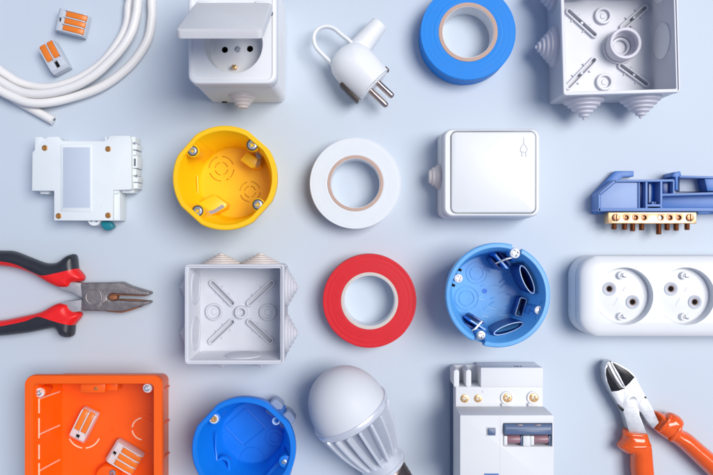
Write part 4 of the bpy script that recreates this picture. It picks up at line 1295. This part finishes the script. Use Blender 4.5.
# ------------------------------------------------------------------ double socket strip
def strip():
    zt = 24.0
    t = Thing('socket_strip', 'white double-socket extension block running off the right edge', 'socket strip', 650, 296, zt)
    x0, y1, _ = t.p(579.8, 256.2, zt)
    _, y0, _ = t.p(579.8, 336.6, zt)
    x1 = t.p(800, 256, zt)[0]
    cx, cy, w, d = (x0 + x1) / 2, (y0 + y1) / 2, x1 - x0, y1 - y0
    rc = 13.5
    L = [rrect(w - 2, d - 2, rc, 0, cx, cy, 10), rrect(w + 2.2, d + 0.6, rc + 1, 1.0, cx, cy, 10), rrect(w + 1.6, d + 0.2, rc + 1, zt - 7.5, cx, cy, 10), rrect(w + 0.2, d - 0.4, rc, zt - 7.1, cx, cy, 10), rrect(w + 0.2, d - .4, rc, zt - 6.4, cx, cy, 10), rrect(w + 1.0, d, rc, zt - 6.0, cx, cy, 10),
         rrect(w, d, rc, zt - 3.0, cx, cy, 10), rrect(w - 3.5, d - 3.5, rc - 1.5, zt - 0.9, cx, cy, 10), rrect(w - 10, d - 10, rc - 4, zt + 0.3, cx, cy, 10), rrect(w - 18, d - 18, rc - 6, zt + 0.7, cx, cy, 10)]
    ztop = zt + 0.7
    cut = MB()
    cs = [t.p(624.4, 296.2, ztop), t.p(686.2, 296.2, ztop), t.p(748, 296.2, ztop)]
    dep = 6.5
    for c in cs[:2]:
        cut.lathe([(18.0, ztop - dep), (18.9, ztop - dep + 1.2), (19.4, ztop + 3)], Matrix.Translation((c[0], c[1], 0)), n=72)
    sh = MB().loft(L).build('housing', M_WHITE_G, t.o, cut=cut, bevel=0.0)
    zf = ztop - dep
    for i, (pins, earths) in enumerate(((((609.4, 288.8), (632.6, 302)), ((620.4, 275.2), (620.4, 316.2))), (((671, 288.8), (694.8, 302)), ((683, 275.4), (683, 316.6))))):
        c = cs[i]
        fl = MB().lathe([(17.7, zf + 0.05), (17.7, zf + 0.5), (17.3, zf + 0.7), (0.01, zf + 0.7)], Matrix.Translation((c[0], c[1], 0)), n=64)
        ch = MB()
        for q in pins:
            p = t.p(*q, zf + 0.7)
            ch.lathe([(2.25, zf - 1), (2.25, zf + 2)], Matrix.Translation((p[0], p[1], 0)), n=24)
        face = fl.build('socket_face', M_WHITE_G, t.o, cut=ch)
        for q in pins:
            p = t.p(*q, zf + 0.7)
            Mx = Matrix.Translation((p[0], p[1], 0))
            MB().lathe([(2.3, zf + 0.6), (4.6, zf + 0.6), (4.6, zf + 1.0), (4.35, zf + 1.25), (3.1, zf + 1.25), (2.5, zf + 0.9)], Mx, n=32, ring=True).build('pin_collar', M_COLLAR, face)
            MB().lathe([(1.3, zf + 0.1), (2.2, zf + 0.1), (2.2, zf + 0.68), (1.7, zf + 0.66)], Mx, n=24, ring=True).build('pin_contact', M_BROWNHOLE, face)
            MB().lathe([(1.35, zf + 0.08), (1.35, zf + 0.2), (0.01, zf + 0.2)], Mx, n=20).build('pin_bore', M_DARK, face)
        for q in earths:
            p = t.p(*q, zf + 1)
            MB().lathe([(2.6, zf + 0.6), (2.6, zf + 2.6), (2.2, zf + 3.2), (1.4, zf + 3.2), (1.0, zf + 2.2), (0.01, zf + 2.2)], Matrix.Translation((p[0], p[1], 0)), n=24).build('earth_pillar', M_WHITE, face)
            MB().prism([(p[0] + 0.6, p[1] - 1.4), (p[0] + 2.9, p[1] - 1.7), (p[0] + 2.9, p[1] + 1.7), (p[0] + 0.6, p[1] + 1.4)], zf + 1, zf + 3.5).build('earth_spring', M_ZINC, face, bevel=0.3)
            screw(face, (p[0] - 0.4, p[1], zf + 3.2), 1.2, M_LID, 'slot', 70, name='earth_screw')
        # faint embossed slash marks
        m0 = t.p(621.5 + 62 * i, 295.5, zf + 0.7)
        for dx, dy, ln in ((1.6, 4.2, 3.4), (-3.8, -4.2, 6.0)):
            d_ = Vector((0.50, 0.86, 0)) * ln / 2
            c_ = Vector((m0[0] + dx, m0[1] + dy, zf + 0.72))
            MB().tube([c_ - d_, c_ + d_], 0.5, n=6, squash=0.35).build('moulded_mark', M_EMBOSS, face)


strip()


# ------------------------------------------------------------------ square orange box with two connectors inside
def orange_box():
    zt = 40.0
    t = Thing('square_flush_box', 'square orange installation box with two lever connectors lying inside', 'flush box', 95, 440, 0)
    x0, y1, _ = t.p(24.2, 375.2, zt)
    x1, _, _ = t.p(162.2, 375.2, zt)
    w = x1 - x0
    y0 = y1 - w
    cx, cy = (x0 + x1) / 2, (y0 + y1) / 2
    rc = 6.5
    ins = 6.2
    n = 7
    fz = 2.4
    L = [rrect(w - 2 * ins - 1, w - 2 * ins - 1, 4, 0, cx, cy, n), rrect(w - 2 * ins, w - 2 * ins, 4.5, 0.8, cx, cy, n), rrect(w - 2 * ins + 1.2, w - 2 * ins + 1.2, 5, zt - 6, cx, cy, n), rrect(w - 0.6, w - 0.6, rc, zt - 5.6, cx, cy, n), rrect(w, w, rc, zt - 5.0, cx, cy, n),
         rrect(w, w, rc, zt - 0.8, cx, cy, n), rrect(w - 0.8, w - 0.8, rc - .3, zt, cx, cy, n), rrect(w - 10.6, w - 10.6, 3.0, zt, cx, cy, n), rrect(w - 11.4, w - 11.4, 2.6, zt - 0.5, cx, cy, n),
         rrect(w - 2 * ins - 5.0, w - 2 * ins - 5.0, 2.6, fz + 1, cx, cy, n), rrect(w - 2 * ins - 6.4, w - 2 * ins - 6.4, 2.4, fz, cx, cy, n)]
    MB().loft(L).build('shell', M_ORG, t.o)
    # outer wall ribs (right side)
    for py in (392.5, 428, 462):
        q = t.p(166, py, 22)
        MB().box(x1 - ins - 1.0, x1 - ins + 0.9, q[1] - 0.6, q[1] + 0.6, 0.5, zt - 6.5).build('outer_rib', M_ORG, t.o, bevel=0.3)
    # corner screws on posts
    for px, py, rs in ((38.8, 393.0, 2.5), (147.0, 388.4, 2.7)):
        p = t.p(px, py, zt - 4)
        MB().lathe([(1.6, zt - 22), (3.3, zt - 14), (3.5, zt - 6), (0.01, zt - 6)], Matrix.Translation((p[0], p[1], 0)), n=24).build('screw_post', M_ORG, t.o, bevel=0.3)
        MB().lathe([(3.1, zt - 6), (3.0, zt - 5), (2.6, zt - 4.6), (0.01, zt - 4.6)], Matrix.Translation((p[0], p[1], 0)), n=24).build('screw_washer', M_WSCREW, t.o)
        screw(t.o, (p[0], p[1], zt - 3.8), rs * 0.75, M_STEELB, 'cross', 30)
    p0, p1 = t.p(41, 391.6, zt - 3.6), t.p(44.4, 389.4, zt - 3.6)
    MB().tube([p0, p1], [1.0, 0.35], n=8).build('pale_tag', M_ORGL, t.o)
    # scored break lines on the left wall, the light they catch painted pale
    wx0, wx1 = 38.2, 61.5
    zl0, zl1 = 33.0, 5.5

    def wallp(f, y):      # f 0 near the rim, 1 at the floor, y local; left inner wall surface
        zz = zl0 + (zl1 - zl0) * f
        xi_top = x0 + 5.7
        xi_bot = x0 + ins + 2.5
        x = xi_top + (xi_bot - xi_top) * (zt - 0.5 - zz) / (zt - 1.5 - fz)
        return (x + 0.15, y, zz)
    ya = [t.p(38, v, zl0)[1] for v in (398.5, 413.0, 418.0, 438.0, 444.5, 459.0, 463, 478)]
    for i in range(0, 8, 2):
        MB().tube([wallp(0.0, ya[i]), wallp(0.0, ya[i + 1])], 0.55, n=6).build('score_line', M_ORGL, t.o)
    for v in (399.0, 434.5, 471.0):
        yt = t.p(38, v, zl0)[1]
        MB().tube([wallp(0.02, yt), wallp(0.5, yt - 0.4), wallp(0.98, yt - 1.0)], 0.55, n=6).build('score_line', M_ORGL, t.o)
    # knockout rings in the floor
    for px, py, rr, arcs in ((84.5, 431.5, 11.4, ((205, 262), (275, 335))), (84.5, 431.5, 9.0, ((210, 262), (278, 330))), (143.2, 428.6, 10.4, ((95, 175), (190, 262), (280, 350), (20, 80))), (143.2, 428.6, 7.6, ((98, 172), (188, 262), (278, 345), (20, 80)))):
        p = t.p(px, py, fz)
        for k, (a0, a1) in enumerate(arcs):
            pale = (px < 100 and rr > 10) or (px > 100 and rr < 9 and k < 2)
            MB().arc(p[0], p[1], rr, 0.85, a0, a1, fz - 0.1, fz + 0.4, n=14).build('knockout_arc', M_ORGL if pale else M_ORG, t.o)
    # moulded clip on the top wall
    q0, q1 = t.p(81.5, 386, 32), t.p(106, 391.5, 32)
    MB().box(q0[0], q1[0], q1[1] - 0.5, q0[1] + 2.5, 24, 34).build('wall_clip', M_ORG, t.o, bevel=0.8)
    q = t.p(96, 388.4, 34)
    MB().box(q[0] - 1.2, q[0] + 1.2, q[1] - 0.9, q[1] + 0.9, 33.4, 34.4).build('clip_slot', M_RIVET, t.o, bevel=0.2)
    q0, q1 = t.p(107, 385.5, 28), t.p(118, 390.5, 28)
    MB().box(q0[0], q1[0], q1[1], q0[1] + 3, 18, 29).build('wall_clip', M_ORG, t.o, bevel=0.8)
    # low hump at the lower frame edge
    q = t.p(106, 477, 12)
    MB().lathe([(8, fz), (8, 9), (7, 11), (0.01, 12)], Matrix.Translation((q[0], q[1], 0)), n=32).build('floor_hump', M_ORG, t.o)
    q = t.p(112, 473.4, 13)
    screw(t.o, (q[0], q[1], 12.6), 2.2, M_ZINC, 'cross', 10)
    MB().tube([t.p(112, 432, fz + .2), t.p(112, 428, fz + .2)], 0.4, n=6).build('moulded_mark', M_ORG, t.o)
    # thin fold line where the wall meets the floor
    connector('two-lever connector lying near the middle of the orange box', 84.6, 424.6, 64, 2, lever_len=15.0, body=M_CLEARW, z=3.0, L=22, pitch=4.6, hgt=10, tilt=(0, 0))
    connector('three-lever connector lying lower right inside the orange box', 125.5, 456.4, -31, 3, lever_len=14.5, body=M_CLEARW, z=3.0, L=21, pitch=4.6, hgt=10)


orange_box()


# ------------------------------------------------------------------ LED bulb
def bulb():
    t = Thing('led_bulb', 'LED light bulb with a frosted dome and silver finned body', 'light bulb', 352, 415, 20)
    # axis from apex to cap, tipped so that dome and cap both touch the table
    rim_c = Vector(t.p(349.4, 409.8, 29))
    neck_c = Vector(t.p(383.0, 464.5, 18.5))
    ax = (neck_c - rim_c).normalized()
    rr = 80.5 / 2 * K * (H - 29) / H
    M = axis_m(rim_c, ax)
    dome = [(0.01, -30.0)]
    for i in range(1, 22):
        a = PI / 2 * i / 21
        dome.append((rr * 0.965 * math.sin(a) ** 0.93, -0.8 - 29.2 * math.cos(a)))
    dome += [(rr * 0.965, 1.5), (rr * 0.93, 2.5)]
    MB().lathe(dome, M, n=72, cap1=True).build('globe', M_GLOBE, t.o, sharp=80)
    MB().lathe([(rr * 0.955, 0.0), (rr * 1.0, 0.2), (rr * 1.015, 1.2), (rr * 1.0, 4.2), (rr * 0.95, 5.4), (rr * 0.90, 5.8), (0.01, 5.8)], M, n=72, cap0=False).build('collar', M_FIN, t.o)
    ln = (neck_c - rim_c).length
    core = [(rr * 0.80, 5.6), (rr * 0.70, ln * 0.35), (rr * 0.55, ln * 0.65), (rr * 0.46, ln * 0.9), (rr * 0.42, ln)]
    MB().lathe(core, M, n=48).build('heat_sink_core', M_SINK, t.o)
    # fins: lofted blades following the taper
    nf = 18
    for k in range(nf):
        a = 2 * PI * k / nf + 0.12
        Mk = M @ Matrix.Rotation(a, 4, 'Z')
        th = 0.95
        prof = [(rr * 0.60, 5.4), (rr * 0.985, 5.4), (rr * 0.95, ln * 0.22), (rr * 0.86, ln * 0.45), (rr * 0.735, ln * 0.66), (rr * 0.62, ln * 0.82), (rr * 0.52, ln * 0.90), (rr * 0.30, ln * 0.9), (rr * 0.40, ln * 0.6), (rr * 0.5, ln * 0.3)]
        Mp = Mk @ Matrix(((1, 0, 0, 0), (0, 0, 1, 0), (0, 1, 0, 0), (0, 0, 0, 1)))
        MB().prism(prof, -th, th, Mp).build('fin', M_FIN, t.o, bevel=0.4)
    MB().lathe([(rr * 0.50, ln * 0.80), (rr * 0.57, ln * 0.82), (rr * 0.565, ln * 0.97), (rr * 0.60, ln * 0.985), (rr * 0.60, ln * 1.03), (rr * 0.56, ln * 1.05), (0.01, ln * 1.05)], M, n=48, cap0=False).build('neck_ring', M_FIN, t.o)
    pr = [(12.8, ln * 1.04), (12.8, ln * 1.05 + 1.5)]
    z = ln * 1.05 + 1.5
    for k in range(5):
        pr += [(13.3, z + 0.8), (13.3, z + 1.4), (12.3, z + 2.4), (12.3, z + 3.0)]
        z += 3.4
    pr += [(11, z + 1.5), (5, z + 4), (4.5, z + 5.5), (0.01, z + 5.5)]
    MB().lathe(pr, M, n=40).build('screw_cap', M_CAP, t.o)


bulb()


# ------------------------------------------------------------------ residual current breaker
def rcbo():
    t = Thing('residual_current_breaker', 'wide white residual current breaker with double slate toggle, standing face up', 'circuit breaker', 490, 420, 0)
    zt, zl = 46.0, 22.0
    xl, ytop, _ = t.p(450.8, 361.6, 0)
    xl, _, _ = t.p(460.0, 420, zt)
    xr, yf, _ = t.p(553.8, 415.2, zt)
    ybot = yf - 46
    _, ystrip, _ = t.p(500, 387, zl)
    # rear body and terminal shelf
    b = MB().box(xl + 0.6, xr - 0.6, ybot - 14, ystrip + 0.2, 0.0, zl)
    b.build('terminal_shelf', M_BREAK2, t.o, bevel=0.5)
    bb = MB().box(xl + 0.9, xr - 0.9, ystrip + 0.3, ytop - 1.5, 0.0, 5.0).box(t.p(480.6, 376, zl + 1)[0] + 0.3, xr - 1.0, ystrip + 0.35, ytop - 0.1, 0.02, zl - 7)
    bb.build('rear_body', M_BREAK2, t.o, bevel=0.4)
    # front block with the toggle window cut in
    cut = MB()
    wx0, wy1, _ = t.p(503.2, 423.2, zt)
    wx1, wy0, _ = t.p(552.2, 446.6, zt)
    cut.box(wx0, wx1, wy0, wy1, zt - 7, zt + 5)
    fb = MB().box(xl, xr, ybot, yf, zl + 0.05, zt).build('front_block', M_BREAK2, t.o, bevel=0.5, cut=cut)
    # split line between the pole modules
    gx = t.p(500.0, 430, zt)[0]
    MB().box(gx - 0.12, gx + 0.12, ybot + .5, yf - 0.6, zt - 0.5, zt + 0.04).build('module_joint', M_LID, t.o)
    # raised block over terminals
    bx0 = t.p(480.6, 376, zl + 1)[0]
    bx1 = xr - 0.8
    MB().box(bx0, bx1, ystrip + 0.05, ytop + 0.0, zl - 7.2, zl + 1.2).build('terminal_cover', M_BREAK2, t.o, bevel=0.6)
    # divider prongs
    for pa, pb in ((453.4, 459.4), (465.6, 471.4)):
        a, b_ = t.p(pa, 370, zl)[0], t.p(pb, 370, zl)[0]
        MB().loft([rrect(b_ - a, ytop - ystrip - 1.5, 1.5, 4.9, (a + b_) / 2, (ytop + ystrip) / 2 - 0.8), rrect(b_ - a - 0.3, ytop - ystrip - 1.5, 1.6, zl + 0.4, (a + b_) / 2, (ytop + ystrip) / 2 - 0.8)]).build('divider', M_BREAK2, t.o, bevel=0.4)
    a = t.p(459.6, 385.8, zl - 3)
    c = t.p(480, 387.5, zl - 3)
    MB().box(a[0], c[0], c[1], a[1], 4.9, zl - 2.5).build('terminal_lip', M_BREAK2, t.o, bevel=0.3)
    # screws
    for px, py, rs, ring in ((464.6, 398.4, 2.75, 0), (478, 398.4, 2.6, 0), (507, 397.6, 3.0, 4.5), (533.4, 397.4, 3.0, 4.5)):
        p = t.p(px, py, zl)
        if ring:
            MB().lathe([(rs * 0.95, zl), (ring, zl), (ring, zl + 0.7), (ring - 0.4, zl + 1.1), (rs + 0.3, zl + 1.1), (rs * 0.95, zl + 0.6)], Matrix.Translation((p[0], p[1], 0)), n=36, ring=True).build('screw_collar', M_WHITE, t.o)
        screw(t.o, (p[0], p[1], zl + (1.0 if ring else 0.6)), rs, M_BRASS, 'cross', px * 5 % 90, name='terminal_screw', depth=0.7)
        if ring:
            q0, q1 = t.p(px - 5.4, py + 5.6, zl), t.p(px + 4.6, py + 18, zl)
            MB().box(q0[0], q1[0], yf + 0.05, q0[1], zl + 0.05, zl + 0.5).build('raised_tongue', M_BREAK2, t.o, bevel=0.25)
            MB().box(q0[0] - 1.1, q0[0] - 0.05, yf + 0.05, q0[1], zl + 0.02, zl + 0.12).build('groove_shade', M_SLOT, t.o)  # thin grey strip paints the shade of a groove beside the tongue
    # test button
    p = t.p(491.4, 431.4, zt)
    MB().loft([rrect(6.2, 5.8, 0.6, zt + 0.01, p[0], p[1]), rrect(6.0, 5.6, 0.6, zt + 0.5, p[0], p[1])]).build('button_bezel', M_LID, t.o)
    MB().loft([rrect(5.0, 4.5, 0.5, zt + 0.3, p[0], p[1]), rrect(4.7, 4.2, 0.5, zt + 1.3, p[0], p[1])]).build('test_button', M_TOG, t.o, bevel=0.2)
    # toggle: recess floor, bar and two levers
    MB().box(wx0 + .1, wx1 - .1, wy0 + .1, wy1 - .1, zt - 7.5, zt - 5.6).build('toggle_recess', M_TOG, t.o)
    bx0, by1, _ = t.p(503.8, 424.4, zt + 2)
    bx1_, by0, _ = t.p(552.4, 434.8, zt + 2)
    # bar stands proud of the face
    bar = MB().loft([rrect(bx1_ - bx0 - 0.5, by1 - by0, 0.8, zt - 5.5, (bx0 + bx1_) / 2, (by0 + by1) / 2 - 0.2), rrect(bx1_ - bx0 - 0.5, by1 - by0, 0.8, zt + 1.2, (bx0 + bx1_) / 2, (by0 + by1) / 2), rrect(bx1_ - bx0 - 1.5, (by1 - by0) * 0.55, 0.8, zt + 2.6, (bx0 + bx1_) / 2, (by0 + by1) / 2 - 1.2)])
    tb = bar.build('toggle_bar', M_TOG, t.o, bevel=0.2)
    for px in (519.5, 537.8):
        q = t.p(px, 425.2, zt + 1.8)
        MB().box(q[0] - 2.2, q[0] + 2.2, q[1] - 0.4, q[1] + 0.3, zt + 0.6, zt + 1.7).build('toggle_notch', M_CAP, tb, bevel=0.2)
    for a0, a1 in ((507.2, 522.2), (534.0, 550.4)):
        q0, q1 = t.p(a0, 436.2, zt), t.p(a1, 445.4, zt)
        MB().tube([(q0[0] + 0.3, (q0[1] + q1[1]) / 2 + 0.4, zt - 3.2), (q1[0] - 0.9, (q0[1] + q1[1]) / 2 + 0.4, zt - 3.2)], (q0[1] - q1[1]) / 2 - 0.1, n=24).build('toggle_lever', M_TOGR, t.o, bevel=0.2)
        MB().box(q1[0] - 0.85, q1[0] + 0.2, q1[1], q0[1], zt - 5, zt - 0.4).build('lever_cheek', M_TOG, t.o, bevel=0.2)
        q2 = t.p(a0 - 3.0, 436, zt)
        MB().box(q2[0], q0[0] + 0.2, q1[1] + 0.1, q0[1], zt - 5.5, zt - 0.3).build('window_post', M_WHITE, t.o, bevel=0.35)
    q0, q1 = t.p(523.2, 436.0, zt), t.p(530.6, 446.4, zt)
    MB().box(q0[0], q1[0], q1[1] + 0.1, q0[1], zt - 5.5, zt - 0.06).build('window_post', M_BREAK2, t.o, bevel=0.3)
    # blue printed label near the bottom of the frame
    q0, q1 = t.p(484.2, 473.4, zt), t.p(498.8, 490, zt)
    MB().box(q0[0], q1[0], q1[1], q0[1], zt + 0.02, zt + 0.12).build('printed_label', M_LABEL, t.o)
    # small ink marks on the back edge of the terminal cover
    for px, h_ in ((513.0, 2.2), (515.4, 2.6), (518.6, 2.4)):
        q = t.p(px, 363.4, 12)
        MB().box(q[0] - 0.5, q[0] + 0.5, ytop - 0.02, ytop + 0.12, zl - 5.5, zl - 5.5 + h_ * 1.6).build('ink_mark', M_INK, t.o)
    # small embossed triangle by the second screw
    q = t.p(482.8, 391.4, zl)
    MB().prism([(q[0] - 1, q[1] - 0.8), (q[0] + 1, q[1] - 0.8), (q[0], q[1] + 1)], zl + 0.01, zl + 0.2).build('moulded_mark', M_LID, t.o)
    # low strip at the left, its slate colour mostly painting shadow
    MB().box(xl - 0.4, xl + 0.62, ybot - 12, ytop - 12, 0.3, 9.0).build('side_shadow', M_TOG, t.o, bevel=0.3)


rcbo()


# ------------------------------------------------------------------ diagonal side cutters
def cutters():
    t = Thing('side_cutters', 'diagonal side cutters with bright steel head and glossy orange grips', 'side cutters', 635, 405, 8)
    zc = 8.6
    gl = [(625.2, 430.2), (631, 430.6), (645.4, 432.4), (648.6, 436.2), (652.2, 447.2), (653.0, 453.6), (655.0, 474.6), (658, 500), (664, 530), (650, 536), (640, 510), (633.2, 475), (632.2, 456.4), (627.4, 454.4), (622, 450.4), (618.9, 446.8), (622.2, 442), (624.4, 438.6)]
    gr = [(655.9, 412.6), (661.8, 413.0), (666, 415.2), (672.6, 413.6), (678, 415.4), (682.2, 418.4), (684.6, 423.6), (682.8, 429.6), (692, 434.8), (704.8, 445.8), (722, 461), (748, 490), (738, 502), (708, 474), (692, 458.6), (678, 446), (663.7, 437.2), (655.2, 429.4), (656.6, 424), (658.8, 419.2)]
    # jaws: two halves with black ground faces
    head = [(607.6, 362.4), (611.6, 361.4), (619.9, 364.6), (629.1, 370.0), (635.4, 376.8), (638.6, 383.6), (645, 395.4), (651.9, 407.2), (659, 422.6), (653.4, 428.6), (646.6, 420.6), (641.4, 412.6), (639.4, 411.0), (639.6, 415.0), (643.2, 424.4), (646.6, 433.4), (629.4, 433.4), (625.6, 418), (622.6, 410.6), (618.4, 404.4), (610.4, 391.0), (605.6, 380.2), (604.6, 368.6)]
    cut = MB()
    gap = [(609.0, 360.0), (610.6, 360.0), (612.4, 364.0), (617.6, 373.0), (624.4, 386.2), (623.4, 387.0), (615.6, 374.0)]
    cut.prism([p[:2] for p in t.pp(gap, 13)], 9.5, 20)
    MB().prism([p[:2] for p in t.pp(head, 13)], 3.4, 13.0).build('head', M_SATIN, t.o, bevel=0.8, seg=3, cut=cut)
    for poly in ([(612.6, 362.0), (619.6, 365.6), (628.6, 371.0), (635.0, 377.2), (630.4, 382.6), (625.8, 387.0), (622.8, 381.4), (618.6, 372.8), (613.8, 365.2)],
                 [(606.4, 369.0), (608.2, 366.2), (611.6, 373.4), (616.4, 381.4), (620.6, 386.4), (625.6, 388.4), (618.4, 391.0), (611.6, 391.6), (607.8, 382.0), (606.2, 374.6)]):
        MB().prism([p[:2] for p in t.pp(poly, 13.5)], 12.0, 13.35).build('ground_face', M_BLADE, t.o, bevel=0.15)
    # bright cutting bevels
    for poly, z in (([(610.6, 362.6), (612.4, 362.2), (613.6, 365.4), (618.4, 373.0), (622.6, 381.6), (625.2, 387.0), (623.6, 387.2), (616.6, 374.6)], 14.0),
                    ([(607.8, 364.8), (609.4, 362.8), (615.4, 374.8), (622.4, 387.4), (620.8, 386.6), (616.4, 381.0), (611.8, 373.0)], 13.9)):
        MB().prism([p[:2] for p in t.pp(poly, z)], 11, z).build('cutting_edge', M_SATIN, t.o, bevel=0.3)
    p = t.p(633.2, 400.4, 13)
    MB().lathe([(5.2, 12.4), (5.2, 12.95), (5.0, 13.08), (4.6, 13.08), (4.45, 12.98), (0.01, 13.03)], Matrix.Translation((p[0], p[1], 0)), n=36).build('pivot', M_SATIN, t.o)
    for poly in ([(618.0, 404.6), (620.0, 404.8), (624.2, 409.4), (623.2, 411.8), (620.6, 409.6)], [(643.8, 396.8), (645.6, 396.0), (646.8, 398.2), (645.2, 398.6)]):
        MB().prism([q[:2] for q in t.pp(poly, 13)], 11, 13.2).build('joint_notch', M_BLADE, t.o, bevel=0.1)
    for poly in (gl, gr):
        P = catmull([(p[0], p[1], 0) for p in t.pp(poly, zc + 3)], 3, closed=True)
        MB().pillow([(q.x, q.y) for q in P], zc, 8.0, 6.5, step=0.8, base=0.6).build('grip', M_GRIPO, t.o, sharp=70)
    # raised bands of the thumb guards
    for a, b, r_ in (((627, 447.0), (651, 446.6), 1.6), ((626.4, 434.6), (647.4, 436.4), 1.3), ((660.6, 431.0), (671.4, 416.6), 1.4), ((671.6, 440.4), (681.6, 425.0), 1.7)):
        pa, pb = Vector(t.p(*a, 15.4)), Vector(t.p(*b, 15.4))
        dr = pb - pa
        pts = [pa - Vector((0, 0, 2.2)), pa.lerp(pb, 0.2), pa.lerp(pb, 0.5) + Vector((0, 0, 0.25)), pa.lerp(pb, 0.8), pb - Vector((0, 0, 2.2))]
        MB().tube(catmull(pts, 5), r_, n=12, squash=0.9).build('grip_band', M_GRIPO, t.o, sharp=70)


cutters()
